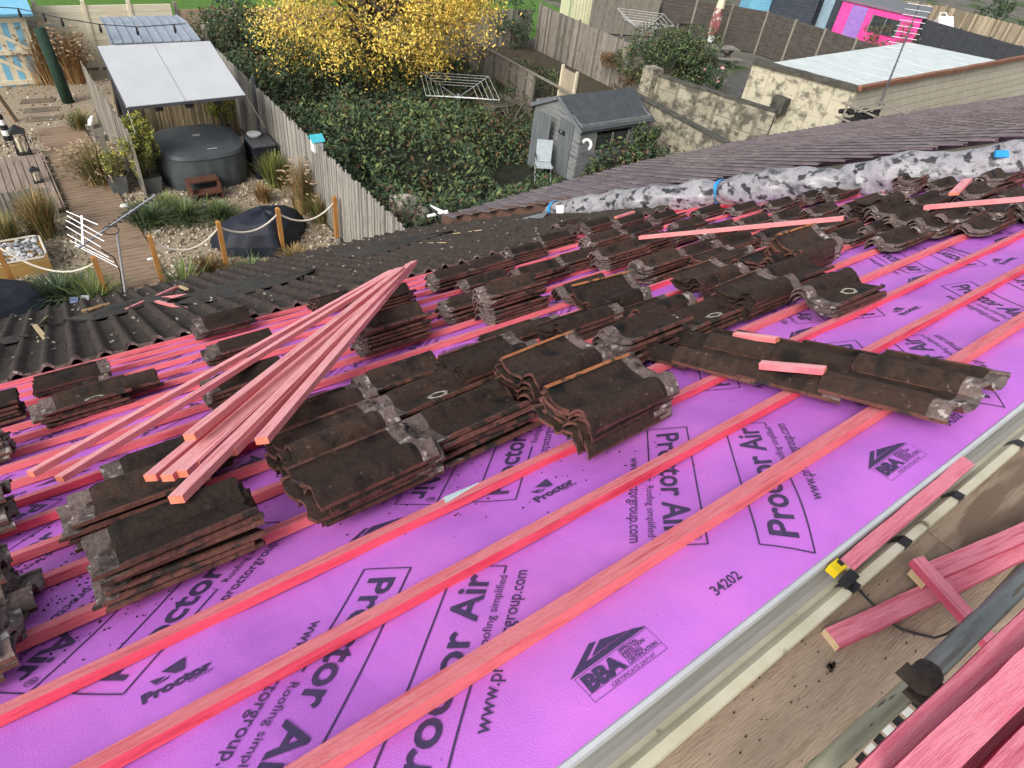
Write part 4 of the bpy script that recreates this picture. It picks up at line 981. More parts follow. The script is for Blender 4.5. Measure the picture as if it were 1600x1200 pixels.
# pebble bed in timber edge
pb=thing('pebble_bed','square bed of pale grey pebbles with white rope rim and timber front','planter bed',G(35,432,0)); p=V(pb.location)
b=MB(); b.box((p.x,p.y+.45,.14),1.05,.95,.28); b.build('timber_box',mat('yellow_timber',[(.40,.24,.07),(.52,.34,.12)],scale=4,stretch=(.5,4,4)),pb)
b=MB()
for i in range(170):
    c=V((p.x+random.uniform(-.46,.46),p.y+.45+random.uniform(-.4,.4),.29+random.uniform(0,.04))); r=random.uniform(.025,.05)
    b.tube([c-V((r,0,0)),c-V((r*.5,0,0)),c+V((r*.5,0,0)),c+V((r,0,0))],[r*.3,r*.75,r*.75,r*.3],n=7,m=i%3)
t=b.build('pebbles',[mat('pebble_a',[(.10,.11,.12),(.17,.18,.19)],scale=9,bump=.1),mat('pebble_b',[(.28,.29,.30),(.38,.39,.40)],scale=9,bump=.1),mat('pebble_c',[(.48,.48,.47),(.58,.58,.57)],scale=9,bump=.1)],pb); t['kind']='stuff'
rim=[(p.x+a,p.y+.45+c,.33) for a,c in((-.52,-.42),(.46,-.46),(.52,-.3),(.5,.4),(.4,.46),(-.45,.46),(-.52,.3),(-.52,-.42))]
b=MB(); b.tube(rim,.022,n=6,cap=False); b.build('rope_rim',M_rope,pb)
# dog ornament? black and white ornament on the left post
b=MB(); c=tops[0]+V((0,0,.16)); b.tube([c,c+V((0,0,.06)),c+V((0,0,.14)),c+V((0,0,.18))],[.05,.075,.06,.03],n=10); b.tube([c+V((-.06,0,.16)),c+V((-.02,0,.24))],[.03,.015],n=8,m=1); tag(b.build('bird_ornament',[M_blk,M_white],smooth=True),'small black and white bird ornament on the leftmost post','ornament')
# lighthouse, lanterns, green roll
lh=thing('lighthouse_ornament','black and white banded lighthouse ornament on the deck','ornament',G(14,218,.13)); p=V(lh.location)
for i in range(6):
    b=MB(); r=.115-.012*i; b.tube([p+V((0,0,.13*i)),p+V((0,0,.13*(i+1)))],[r,r-.012],n=14); b.build('band',M_white if i%2 else M_blk,lh,smooth=False)
b=MB(); b.tube([p+V((0,0,.78)),p+V((0,0,.86)),p+V((0,0,.93))],[.05,.05,.01],n=10); b.build('lamp_top',M_blk,lh)
def lantern(lab,px,py,s):
    p=G(px,py,.13); t=thing('lantern',lab,'lantern',p); b=MB()
    for a in(-1,1):
        for c in(-1,1): b.box(p+V((a*.10*s,c*.10*s,.19*s)),.022*s,.022*s,.38*s)
    b.box(p+V((0,0,.012)),.24*s,.24*s,.025*s); b.add([p+V((a*.13*s,c*.13*s,.38*s)) for a,c in((-1,-1),(1,-1),(1,1),(-1,1))]+[p+V((0,0,.52*s))],[(0,1,4),(1,2,4),(2,3,4),(3,0,4),(3,2,1,0)]); b.build('frame',M_blk,t)
    b=MB(); b.tube([p+V((-.03*s,0,.03)),p+V((-.03*s,0,.27*s))],.035*s,n=10); b.tube([p+V((.04*s,.01,.03)),p+V((.04*s,.01,.2*s))],.035*s,n=10); b.build('candle',M_crm,t)
lantern('black lantern with cream candles on the deck edge',38,238,1.35); lantern('small black lantern on the deck by the reed screen',60,284,.75)
b=MB(); A=G(107,160,0); B_=A+V((-.12,.15,1.95)); b.tube([A,A.lerp(B_,.5),B_],[.155,.15,.145],n=20); tag(b.build('turf_roll',mat('green_roll',[(.015,.035,.025),(.03,.06,.04)],scale=14,rough=.95,bump=.8),smooth=True),'tall dark green roll standing upright in the gravel','rolled turf')
b=MB(); A=G(25,190,0); b.bar(A,A+V((-.25,.2,.9)),.14,.07); tag(b.build('timber_sleeper',M_brwood),'brown timber sleeper leaning behind the lantern','timber')
for i,(px,py) in enumerate(((58,158),(64,172),(68,186))):
    p=G(px,py,0); b=MB(); b.slab([p+V((a,c,.02)) for a,c in((-.45,-.15),(.4,-.2),(.5,.12),(-.35,.2))],.03); tag(b.build('stepping_stone',mat('flat_stone',[(.12,.10,.07),(.2,.17,.12)],scale=4)),['far','middle','near'][i]+' flat stepping stone leading to the boardwalk','stepping stone','stepping stones in the gravel')
for i,(px,py,s_) in enumerate(((196,325,.11),(212,334,.13),(236,408,.08),(322,444,.07),(72,408,.09),(80,444,.09),(500,372,.05))):
    p=G(px,py,0); b=MB(); b.tube([p-V((s_,0,0)),p+V((-s_*.5,0,s_*.4)),p+V((s_*.5,0,s_*.4)),p+V((s_,0,0))],[s_*.3,s_*.6,s_*.6,s_*.2],n=8); tag(b.build('white_shell',M_white,smooth=True),['pale stone at the boardwalk edge, upper','pale stone at the boardwalk edge, lower','pale pebble beside the second rope post','pale pebble at the near rope post','small glass disc right of the pebble bed','small glass disc below the pebble bed','white scrap at the fence foot'][i],'stone')
def ornament_post():
    t=thing('carved_post','weathered carved post with a white bird on top between bamboo and grass','ornament',G(190,300,0)); p=V(t.location)+V((-.05,.25,0)); b=MB(); b.box(p+V((0,0,.65)),.12,.10,1.3); b.build('timber',M_wood,t)
    c=p+V((-.05,.05,1.35)); b=MB(); b.box(c,.22,.14,.16); b.box(c+V((-.12,0,.12)),.14,.1,.1); b.box(c+V((0.05,0,-.16)),.28,.14,.08); b.build('carving',M_wood,t); b=MB(); b.tube([c+V((-.1,0,.16)),c+V((-.06,0,.24)),c+V((0,0,.36))],[.05,.07,.025],n=9); b.build('white_bird',M_white,t)
ornament_post()
for i,px in enumerate((116,133)):
    p=G(px,478-i*4,.0); p=D(px,470-i*3,(p-CAM).length*.97); b=MB(); b.box(p,.15,.02,.13,X=CA,Y=CC,Z=CB); b.box(p-V((0,0,.1)),.02,.02,.16); tag(b.build('solar_light',mat('solar_panel_%d'%i,[(.02,.05,.14),(.04,.09,.22)] if i==0 else [(.2,.22,.24),(.35,.37,.4)],scale=40,rough=.3)),['blue solar light on a stake beside the fan palm','grey solar light on a stake beside the fan palm'][i],'solar light')
bh=thing('bird_house','white bird house with turquoise roof fixed on the fence','bird house',G(496,236,1.62)); p=V(bh.location)
b=MB(); b.box(p+V((0,0,.13)),.22,.2,.26); b.build('box',M_white,bh); b=MB(); b.slab([p+V((-.15,-.13,.25)),p+V((.15,-.13,.25)),p+V((.15,.03,.38)),p+V((-.15,.03,.38))],.02); b.slab([p+V((-.15,.03,.38)),p+V((.15,.03,.38)),p+V((.15,.16,.25)),p+V((-.15,.16,.25))],.02); b.build('roof',mat('turquoise',[(.05,.42,.50),(.09,.52,.6)],scale=9),bh)
# string lights
sl_=[D(-20,10,24),D(28,13,24),D(95,28,23),D(155,38,23),D(215,42,23),D(290,37,23)]
t=thing('string_lights','black festoon cable with hanging bulbs above the gravel garden','string lights',sl_[0]); b=MB(); b.tube(sl_,.012,n=5); b.build('cable',M_blk,t)
for i,(x,y) in enumerate(((28,13),(67,20),(95,28),(155,38),(213,42),(272,39))):
    c=D(x,y,23.4); b=MB(); b.tube([c,c-V((0,0,.10)),c-V((0,0,.13)),c-V((0,0,.22))],[.02,.03,.045,.02],n=8); b.build('bulb',M_blk,t)
# --- aerials
def yagi(root,boomA,boomB,n,elL,dirv,mast,r=.008,refl=None):
    b=MB(); b.bar(boomA,boomB,.022,.022); b.build('boom',M_alu,root)
    for i in range(n):
        c=boomA.lerp(boomB,(i+.5)/n); l=elL*(1-.25*i/n); b=MB(); b.tube([c-dirv*l/2,c+dirv*l/2],r,n=6); b.build('element',M_alu,root)
al=thing('tv_aerial','silver tv aerial with reflector rods on a mast at the far eave','aerial',D(198,470,10.9))
mt=D(183,365,10.7); mb=D(198,474,11.0); b=MB(); b.tube([mb,mt],.017,n=8); b.build('mast',M_alu,al)
bA=D(122,388,10.4); bB=D(243,305,11.3); b=MB(); b.bar(bA,bB,.022,.022); b.build('boom',M_alu,al)
for i in range(9):
    c=bA.lerp(bB,.42+.06*i); d=V((.5,-.8,.1)).normalized()*.07; b=MB(); b.tube([c-d,c+d],.012,n=6); b.build('element',M_blk,al)
for i,(p0,p1) in enumerate((((104,330),(153,351)),((103,344),(163,377)),((104,354),(158,386)),((105,366),(170,402)),((110,376),(178,410)),((118,383),(184,417)),((105,337),(160,368)))):
    b=MB(); b.tube([D(*p0,10.55),D(*p1,10.35)],.0065,n=6); b.build('reflector_rod',M_alu,al)
b=MB(); b.tube([D(128,337,10.5),D(130,383,10.45)],.016,n=6); b.build('reflector_spine',M_alu,al)
lp=[D(173+13*math.cos(a),360+7*math.sin(a),10.7) for a in [i*6.28/14 for i in range(15)]]; b=MB(); b.tube(lp,.007,n=5,cap=False); b.build('dipole_loop',M_blk,al)
b=MB(); b.tube([D(158,390,10.4),D(178,402,10.5),D(188,425,10.7),D(191,450,10.8),D(193,466,10.9)],.008,n=6); b.build('cable',M_blk,al)
base=V((20.6,9.75,2.0)); a2=thing('tv_aerial','tall thin aerial mast with comb of rods at the neighbouring eave','aerial',base)
dist=(base-CAM).length; mbp=D(1374,165,dist-1); mtp=D(1438,4,dist+.2); b=MB(); b.tube([mbp,mbp.lerp(mtp,.5),mtp],[.03,.022,.018],n=8); b.build('mast',MATS['dark_metal'],a2)
for i in range(9):
    c0=(1436-i*4.2,8+i*8.6); b=MB(); b.tube([D(c0[0]-18,c0[1]-3,dist),D(c0[0]+22,c0[1]+3,dist)],.010,n=5); b.build('element',M_alu,a2)
for (p0,p1,r) in (((1318,160),(1385,190),.03),((1305,182),(1352,200),.03),((1375,160),(1420,180),.025),((1425,166),(1414,184),.03),((1340,175),(1380,168),.03),((1330,150),(1312,195),.035)):
    b=MB(); b.tube([D(*p0,dist-1),D(*p1,dist-1)],r,n=6); b.build('bracket',MATS['old_fence_wood'],a2)
b=MB()
for i in range(26):
    c=D(random.uniform(1315,1375),random.uniform(172,190),dist-.9); b.box(c,.16,.10,.10,X=CA,Y=CC,Z=CB)
tag(b.build('plastic_trays',M_blk),'heap of small black plastic trays at the mast foot','debris')
# ================= overgrown middle garden
random.seed(5)
# bramble thicket as one mass
def hgt(x,y):
    h=1.25*noise.noise(V((x*.35,y*.35,0)))+.55*noise.noise(V((x*1.1,y*1.1,3)))+1.15
    h*=min(1,max(0,(x-5.5)/.6))
    d=math.hypot((x-11.6)/1.5,(y-13.3)/2.0); h*=min(1,max(0.05,(d-.75)*1.6))
    if y<11: h*=.8
    if x>11.5 and y>18: h*=.55
    h*=min(1,max(0,math.hypot(x-14.3,y-17.9)-.7))
    return max(0,h)
b=MB(); N=52000
for i in range(N):
    x=random.uniform(5.55,14.8); y=random.uniform(9.8,26)
    hh=hgt(x,y); 
    if hh<.08: continue
    z=hh*random.uniform(.55,1.08); t=noise.noise(V((x*.8,y*.8,7)))
    g_=math.exp(-((x-10)**2+(y-15.5)**2)/6); m=random.choices((0,1,2,3),(4-2*g_,4,1+5*max(0,t)+2*g_,.7+4.5*max(0,-t)+(1.8 if x>12 else 0)))[0]
    leafadd(b,V((x,y,z)),random.uniform(.09,.18),m,.9)
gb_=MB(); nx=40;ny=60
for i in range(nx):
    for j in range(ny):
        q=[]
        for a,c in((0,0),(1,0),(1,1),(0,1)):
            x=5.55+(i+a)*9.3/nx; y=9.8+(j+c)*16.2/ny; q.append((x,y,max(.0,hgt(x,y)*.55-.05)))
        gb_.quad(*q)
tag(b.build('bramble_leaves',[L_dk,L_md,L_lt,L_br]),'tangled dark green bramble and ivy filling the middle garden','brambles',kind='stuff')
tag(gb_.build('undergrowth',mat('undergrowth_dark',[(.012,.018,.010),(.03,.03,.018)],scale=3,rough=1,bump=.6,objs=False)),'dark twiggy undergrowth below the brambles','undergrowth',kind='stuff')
# yellow tree
ty=thing('autumn_tree','round tree with bright yellow autumn leaves among the brambles','tree',(10.6,22.0,0)); base=V((10.6,22.0,0))
M_bark=mat('bark',[(.06,.05,.04),(.13,.11,.09)],scale=8,rough=1,bump=.6,stretch=(3,3,.6))
cc=D(578,0,23.0); 
b=MB(); b.tube([base,base+V((.05,0,1.2)),V((cc.x,cc.y,1.9)),cc+V((0,0,.5))],[.16,.13,.10,.04],n=9); b.build('trunk',M_bark,ty,smooth=True)
br=MB(); tips=[]
for i in range(46):
    d=V((random.gauss(0,1),random.gauss(0,1),random.gauss(0,.8))).normalized(); t0=V((cc.x,cc.y,1.7))+V((0,0,random.uniform(0,1.6))); p1=cc+V((d.x*3.9,d.y*3.4,d.z*2.9))*random.uniform(.75,.98); m1=t0.lerp(p1,.5)+V((0,0,.35))
    br.tube([t0,m1,p1],[.06,.032,.008],n=5); tips+= [p1,m1.lerp(p1,.35),m1.lerp(p1,.65)]
    for k in range(3):
        q=m1.lerp(p1,random.random()); e=q+V((random.gauss(0,1),random.gauss(0,1),random.gauss(0,1))).normalized()*.9; br.tube([q,e],[.014,.004],n=4); tips.append(e)
br.build('limbs',M_bark,ty)
b=MB()
for i in range(42000):
    o=random.choice(tips); d=V((random.gauss(0,.30),random.gauss(0,.30),random.gauss(0,.26))); p=o+d; t=noise.noise(p*.7)
    left=max(0,min(1,(cc.x-.6-p.x)/3)); low=max(0,min(1,(cc.z-p.z)/3))
    m=random.choices((0,1,2,3),(5,1.2+1.5*low,1.0+3.0*left,.3+.9*left))[0]; leafadd(b,p,.108,m,1.0)
b.build('crown',[L_yl,L_yo,L_yg,leafm('cream_yellow',(.70,.60,.26))],ty)
# pale dotted shrub top left of tree
shrub('broad dusty green shrub with pale dots behind the metal shed',(6.6,24.2,0),(1.7,2.2,1.5),7000,.11,[L_md,L_dk,L_pale,L_br],wts=(4,4,1,1.4),clumps=26)
shrub('dusty shrub beside the end of the long fence, left of the yellow tree',(7.0,21.0,0),(1.4,2.2,1.3),5200,.11,[L_md,L_dk,L_pale,L_br],wts=(4,4,.7,1),clumps=22)
b=MB(); b.box(D(319,50,24.5)-V((0,0,.9)),.12,.12,2.2); tag(b.build('grey_post',M_wood),'lone grey post rising from the shrub behind the pergola','post')
# rotary airers
def airer(lab,c,up,arm,rot,rl=5):
    """c: centre top hub (world), V shaped open arms"""
    t=thing('rotary_airer',lab,'rotary airer',(c.x,c.y,0)); b=MB(); b.tube([(c.x,c.y,0),c],.022,n=8); b.build('pole',M_alu,t); ends=[]
    for k in range(4):
        a=rot+k*math.pi/2; e=c+V((math.cos(a)*arm,math.sin(a)*arm,up)); bb=MB(); bb.bar(c-V((0,0,.05)),e,.025,.02); bb.build('arm',M_alu,t); ends.append(e); 
    b=MB()
    for j in range(rl):
        f_=1-j*.13
        for k in range(4):
            p=c.lerp(ends[k],f_); q=c.lerp(ends[(k+1)%4],f_); b.tube([p,q],.007,n=4)
    b.build('lines',mat('airer_line',[(.6,.62,.6),(.75,.76,.74)],scale=20),t)
    b=MB(); b.tube([c-V((0,0,.12)),c+V((0,0,.05))],.05,n=8); b.build('hub',M_alu,t)
airer('rotary airer standing in the brambles right of the yellow tree',D(716,150,22.8),.32,1.6,.35)
airer('rotary airer with small pegs in the garden beyond the tall fence',D(1003,48,33),.55,1.5,.2)
# pallets
pl=thing('pallet_stack','stack of grey weathered pallets beside the airer','pallets',(15.2,19.3,0))
c=G(775,178,0)
for k in range(3):
    b=MB()
    for i in range(7): b.box((c.x+.05*k,c.y-.5+i*.17,.12+k*.16),1.2,.10,.02)
    for i in range(3): b.box((c.x-.5+i*.5,c.y,.05+k*.16),.09,1.1,.10)
    b.build('pallet',M_wood,pl)
# rock and scrap by eave
b=MB(); c=D(630,285,15.2); c.z=1.0
for (r,o) in ((.36,V((0,0,0))),(.30,V((.3,-.2,-.2)))):
    q=c+o; rings=[(q+V((0,0,dz)),r*k) for dz,k in((-.35,.8),(-.1,1),(.12,.85),(.24,.35))]; bb=MB(); bb.tube([a for a,_ in rings],[k for _,k in rings],n=12); bb.v=[tuple(V(v)+V((noise.noise(V(v)*3),noise.noise(V(v)*3+V((9,9,9))),0))*.16) for v in bb.v]; b.v,off=b.v+bb.v,len(b.v); b.f+=[tuple(off+i for i in f) for f in bb.f]; b.m+=bb.m
tag(b.build('rubble_sack',mat('rubble_pale',[(.30,.26,.20),(.5,.45,.38)],scale=6,rough=1,bump=.8,spots=(.08,.07,.05),spotscale=9,spotth=.56)),'pale lump of stone rubble half sunk in the ivy','rubble')
# debris at far eave near neighbour: bicycle-like white frame
t=thing('metal_scrap','white and black folded metal frame at the corner of the eaves','scrap frame',D(690,335,13.2))
for (p0,p1,m) in (((672,322),(705,337),0),((668,338),(700,330),0),((672,322),(690,342),1),((680,330),(704,342),1)):
    b=MB(); b.tube([D(*p0,13.2),D(*p1,13.1)],.03,n=7); b.build('tube',[M_white,M_blk][m],t)
# shed
sh=thing('garden_shed','weathered grey timber shed with felt roof and double doors ajar','shed',(13.9,14.2,0))
X0,X1,Y0,Y1=12.66,15.35,13.15,15.25; RZ,EZ=2.15,1.68; YM=(Y0+Y1)/2
M_shed=mat('shed_boards',[(.10,.11,.112),(.24,.25,.25),(.16,.17,.172)],scale=2.5,rough=.95,bump=.4,bs=25,stretch=(1,.6,5),objs=False)
b=MB(); z=0
while z<EZ-.02:
    for (cx,cy,sx,sy) in ((X0,YM,.03,Y1-Y0),((X0+X1)/2,Y0,X1-X0,.03),((X0+X1)/2,Y1,X1-X0,.03),(X1,YM,.03,Y1-Y0)):
        if cy==Y0 and .85<z<1.4: 
            b.box((X0+.3,cy,z+.065),.6,sy,.125,X=V((1,0,0)),m=0); b.box((X1-.35,cy,z+.065),.7,sy,.125); continue
        b.box((cx,cy+(-.006 if cy==Y0 else 0),z+.065),sx,sy,.125)
    z+=.135
for x in(X0,X1): b.slab([(x,Y0,EZ),(x,Y1,EZ),(x,YM,RZ)],.03,nrm=V((1,0,0)))
b.build('wall',M_shed,sh)
b=MB(); ov=.12
b.slab([(X0-.1,Y0-ov,EZ-.08),(X1+.1,Y0-ov,EZ-.08),(X1+.1,YM,RZ+.03),(X0-.1,YM,RZ+.03)],.035); b.slab([(X0-.1,YM,RZ+.03),(X1+.1,YM,RZ+.03),(X1+.1,Y1+ov,EZ-.08),(X0-.1,Y1+ov,EZ-.08)],.035); b.build('roof',mat('shed_felt',[(.05,.058,.065),(.075,.085,.092)],scale=5,rough=.95,bump=.2,bs=90,objs=False),sh)
b=MB(); b.bar((X0-.11,Y0-ov,EZ-.12),(X0-.11,YM,RZ-.01),.03,.10); b.bar((X0-.11,YM,RZ-.01),(X0-.11,Y1+ov,EZ-.12),.03,.10); b.build('bargeboard',MATS['grey_felt_roof'],sh)
M_door=mat('shed_door',[(.10,.115,.12),(.16,.175,.18)],scale=3,rough=.95,bump=.4,stretch=(4,4,.6),objs=False)
b=MB()
for i in range(5): b.box((X0-.035,Y0+.35+i*.12,.85),.025,.115,1.6)
dr=b.build('door',M_door,sh); b=MB(); b.box((X0-.06,Y0+.72,1.28),.012,.26,.12); b.build('nameplate',M_blk,dr)
tt=textmesh('The\nShed',.055); b=MB(); b.add([V((X0-.068,Y0+.80-a*.9,1.30+c*.8)) for a,c in tt[0]],[f[::-1] for f in tt[1]]); b.build('lettering',M_white,dr)
b=MB(); dd=V((-.35,1,0)).normalized()
for i in range(5): b.box(V((X0-.30,Y0+1.05,.85))+dd*(i*.12),.115,.025,1.6,X=dd,Y=V((1,.35,0)).normalized())
b.build('door',M_door,sh)
b=MB(); b.box(((X0+X1)/2-.1,Y0+.01,1.13),1.3,.01,.5); w_o=b.build('window',mat('old_glass',[(.03,.035,.035),(.07,.075,.07)],scale=3,rough=.15),sh); b=MB()
for x in(-.65,0,.65): b.box(((X0+X1)/2-.1+x,Y0-.01,1.13),.05,.03,.55)
b.build('frame',M_wood,w_o)
b=MB(); cw_=D(917,226,18.2); 
rg=[cw_+CA*(.11*math.cos(a))+CB*(.13*math.sin(a)) for a in [-1.2+i*3.9/14 for i in range(15)]]; b.tube(rg,.040,n=7,cap=False); tag(b.build('white_wreath',M_white,smooth=True),'white ring wreath hanging on the shed corner','wreath')
# folding chair
p=G(846,276,0)+V((-.15,-.2,0)); fc=thing('folding_chair','pale grey folding garden chair in front of the shed doors','chair',p)
M_fab=mat('chair_fabric',[(.36,.42,.44),(.46,.51,.53)],scale=9,rough=.8)
ux=V((.86,-.5,0)); uy=V((.5,.86,0))
b=MB(); b.box(p+V((0,0,.45)),.46,.42,.02,X=ux,Y=uy); b.build('seat',M_fab,fc)
b=MB(); b.box(p+uy*.30+V((0,0,.76)),.46,.02,.60,X=ux,Y=(uy-V((0,0,.25))).normalized(),Z=(V((0,0,1))+uy*.25).normalized()); b.build('backrest',M_fab,fc)
for a,lg in((-1,0),(1,0),(-1,1),(1,1)):
    b=MB(); e=p+ux*(.23*a); b.tube([e+uy*(-.24 if lg==0 else .24),e+uy*(.2 if lg==0 else -.2)+V((0,0,.52 if lg else .46))],.013,n=6); b.build('leg',M_alu,fc)
for a in(-1,1):
    b=MB(); e=p+ux*(.25*a); b.tube([e+uy*.27+V((0,0,.68)),e-uy*.18+V((0,0,.66))],.016,n=6); b.build('arm',M_blk,fc)
shrub('ivy bush climbing the right side of the shed',(14.9,12.75,0),(.85,.55,.95),4200,.10,[L_dk,L_md,L_lt,L_yg],wts=(4,5,2,.4),clumps=20)
shrub('small climber at the near corner of the shed',(12.9,12.85,0),(.28,.25,.55),700,.085,[L_md,L_lt,L_dk],clumps=8)
for i,(a,c_) in enumerate(((V((13.3,12.6,.1)),V((14.3,12.75,.5))),(V((13.0,12.5,.3)),V((13.7,12.7,.05))))):
    b=MB(); b.bar(a,c_,.10,.03); tag(b.build('timber_plank',M_wood),['grey plank leaning low along the shed side','short grey plank crossing below the shed window'][i],'plank')
# fences between middle and right
palisade('board_fence','low weathered board fence behind the shed with a capping rail',[(14.9,24.5),(14.88,18.3)],1.35,.14,M_wood,jag=.02,post=2.6,rail=True)
b=MB(); b.bar((14.9,24.5,1.38),(14.88,15.9,1.38),.10,.04); tag(b.build('capping_rail',M_wood),'long grey rail running along the low fence behind the shed','rail')
dp=thing('leaning_door','old cream framed door panel propped at the low fence','door panel',G(885,150,0)); p=V((15.0,16.6,0))
dd=V((-.05,-1,0)).normalized()
b=MB(); b.box(p+V((0,0,1.0)),.75,.03,1.9,X=dd,Y=V((1,0,0))); b.build('boards',mat('pale_door_board',[(.30,.26,.19),(.42,.37,.28)],scale=3,stretch=(3,3,.6)),dp)
for a in(-.38,.38):
    b=MB(); b.box(p+dd*a+V((-.02,0,1.02)),.08,.08,2.04,X=dd,Y=V((1,0,0))); b.build('stile',M_crm,dp)
palisade('board_fence','tall grey upright board fence behind the garden shed',[(20.35,25.2),(20.25,17.0)],1.8,.12,M_wood,jag=.01,post=2.4)
shrub('brown dry climber on the tall board fence',(20.0,19.3,0),(.35,1.6,.9),1500,.10,[L_br,G_rust,L_md],wts=(5,3,1))
shrub('dark green ivy mound at the far end of the tall fence',(19.3,27.0,0),(1.1,2.4,1.6),5200,.12,[L_dk,L_md,L_bl],clumps=24)
shrub('green weeds behind the low rail before the tall fence',(16.6,20.5,0),(1.2,3.2,.6),3600,.10,[L_md,L_lt,L_dk,L_br],clumps=24)
shrub('brown green undergrowth right of the airer',(13.7,17.7,0),(1.1,1.8,.8),3000,.10,[L_md,L_br,L_dk],clumps=18)
# block walls
stone1=hexc('b9ad8d'); 
B_wall=brickmat('pale_block_wall',(.40,.37,.28),(.31,.28,.21),(.22,.20,.15),.46,.23,rot=(R(90),0,R(90)),dirt=(.10,.092,.07),dirtth=.46,dscale=2.4)
B_wall2=brickmat('cream_block_wall',(.62,.57,.45),(.56,.51,.40),(.2,.175,.13),.60,.30,rot=(R(90),0,0),dirt=(.42,.385,.31),dirtth=.62,dscale=.8,ms=.008)
B_gl=brickmat('garage_stained_block',(.56,.52,.39),(.50,.46,.34),(.42,.38,.28),.44,.215,rot=(R(90),0,R(90)),dirt=(.17,.155,.115),dirtth=.49,dscale=2.6,ms=.008)
def wall(lab,a,c,h,t,m,cope=None,name='block_wall'):
    th=thing(name,lab,'wall',(a[0],a[1],0)); b=MB(); b.bar((a[0],a[1],h/2),(c[0],c[1],h/2),t,h); b.build('blockwork',m,th)
    if cope:
        b=MB(); b.bar((a[0],a[1],h+.03),(c[0],c[1],h+.03),t+.06,.06,n=8,jit=.01); b.build('coping',cope,th)
    return th
M_cope=mat('mossy_coping',[(.04,.04,.035),(.12,.115,.095)],scale=4,rough=1,bump=.6,objs=False)
wall('stained pale block wall with dark coping running from the shed to the eave',(16.15,15.0),(15.85,9.9),1.75,.2,B_wall,M_cope)
wall('mossy stone block wall with a pier in front of the round hedge',(18.45,16.3),(19.9,12.0),1.75,.22,B_wall,M_cope)
b=MB(); b.box((18.43,16.2,.98),.5,.5,1.96); tag(b.build('wall_pier',B_wall),'square block pier at the far end of the mossy wall','wall pier')
# garage
ga=thing('garage','long cream block garage with a flat white ribbed roof','garage',(27,13,0)); hz=2.5
A=G(1340,138,hz);Bk=G(1178,95,hz);Cr=G(1640,80,hz)
A=V((A.x,A.y,0));Bk=V((Bk.x,Bk.y,0));Cr=V((Cr.x,Cr.y-.1,0))
b=MB(); b.quad(Bk,A,A+V((0,0,hz)),Bk+V((0,0,hz))); o=b.build('side_wall',B_gl,ga)
b=MB(); b.quad(A,Cr,Cr+V((0,0,hz)),A+V((0,0,hz))); b.build('front_wall',B_wall2,ga)
rc=[G(1205,98,hz-.04),G(1420,66,hz+.02),G(1556,94,hz+.0),A+V((.12,.12,hz-.05))]
b=MB(); b.slab(rc,.06)
for i in range(1,9):
    t=i/9; b.bar(rc[0].lerp(rc[1],t)+V((0,0,.01)),rc[3].lerp(rc[2],t)+V((0,0,.004)),.04,.010)
b.build('roof',mat('white_sheet_roof',[(.50,.56,.56),(.62,.67,.66)],scale=1.5,rough=.6,bump=.1,objs=False,spots=(.35,.38,.38),spotscale=3,spotth=.68),ga)
b=MB(); b.bar(A+V((-.05,-.06,hz+.02)),Cr+V((0,-.06,hz+.02)),.16,.14,n=20,jit=.02); b.build('brick_edge',mat('brick_edging',[(.20,.09,.055),(.34,.17,.11)],scale=9,rough=.95,bump=.7,objs=False,spots=(.04,.035,.03),spotscale=14,spotth=.58),ga)
b=MB(); b.bar(Bk+V((0,0,hz)),A+V((0,0,hz)),.28,.14,n=14,jit=.02); b.build('coping',M_cope,ga)
b=MB(); c=Bk.lerp(A,.42); b.box(c+V((-.25,0,1.45)),.35,.5,.5); b.build('block_stub',M_cope,ga)
# round hedge, picnic furniture, parasol, roses
hd=thing('hedge','dense rounded laurel hedge with reddish tips beyond the mossy wall','hedge',(21.9,17.6,0))
cH=D(1050,92,27.5); b=MB(); b.tube([(cH.x,cH.y,0),(cH.x,cH.y,1.2)],[.12,.05],n=7); b.build('trunk',M_bark,hd); crown('foliage',cH-V((0,0,.15)),(1.55,1.4,.9),16000,.12,[L_md,L_dk,L_lt,L_br],hd,wts=(5,4,2,1.5),shell=.7,flat=1.0,clumps=16,ck=(.4,.75))
shrub('leafy bush under the corner of the hedge by the roses',D(1115,130,26.5)*1,(.7,.6,.5),900,.10,[L_md,L_dk],clumps=8)
M_bench=mat('grey_picnic_wood',[(.16,.15,.125),(.27,.25,.21)],scale=4,rough=.95,bump=.3,stretch=(.6,4,4))
pt=thing('picnic_table','weathered picnic table with benches below the maroon parasol','picnic table',G(1120,112,0)); c=G(1118,100,0); dx=V((.93,-.36,0)); dy=V((.36,.93,0))
b=MB()
for i in range(5): b.box(c+dy*((i-2)*.16)+V((0,0,.75)),1.7,.145,.04,X=dx,Y=dy)
b.build('tabletop',M_bench,pt)
for s_ in(-1,1):
    b=MB()
    for i in range(2): b.box(c+dy*(s_*(.72+i*.15))+V((0,0,.45)),1.7,.14,.04,X=dx,Y=dy)
    b.build('bench_seat',M_bench,pt)
for a in(-.6,.6):
    b=MB(); b.bar(c+dx*a-dy*.65,c+dx*a+dy*.25+V((0,0,.73)),.05,.1); b.bar(c+dx*a+dy*.65,c+dx*a-dy*.25+V((0,0,.73)),.05,.1); b.bar(c+dx*a-dy*.85+V((0,0,.40)),c+dx*a+dy*.85+V((0,0,.40)),.05,.1); b.build('leg_frame',M_bench,pt)
wt=thing('work_table','long dark weathered table against the dark fence','table',G(1085,62,0)); c=G(1092,66,0)
b=MB(); b.box(c+V((0,0,.85)),3.0,.8,.05,X=V((.8,-.6,0)),Y=V((.6,.8,0))); b.build('tabletop',M_slate,wt)
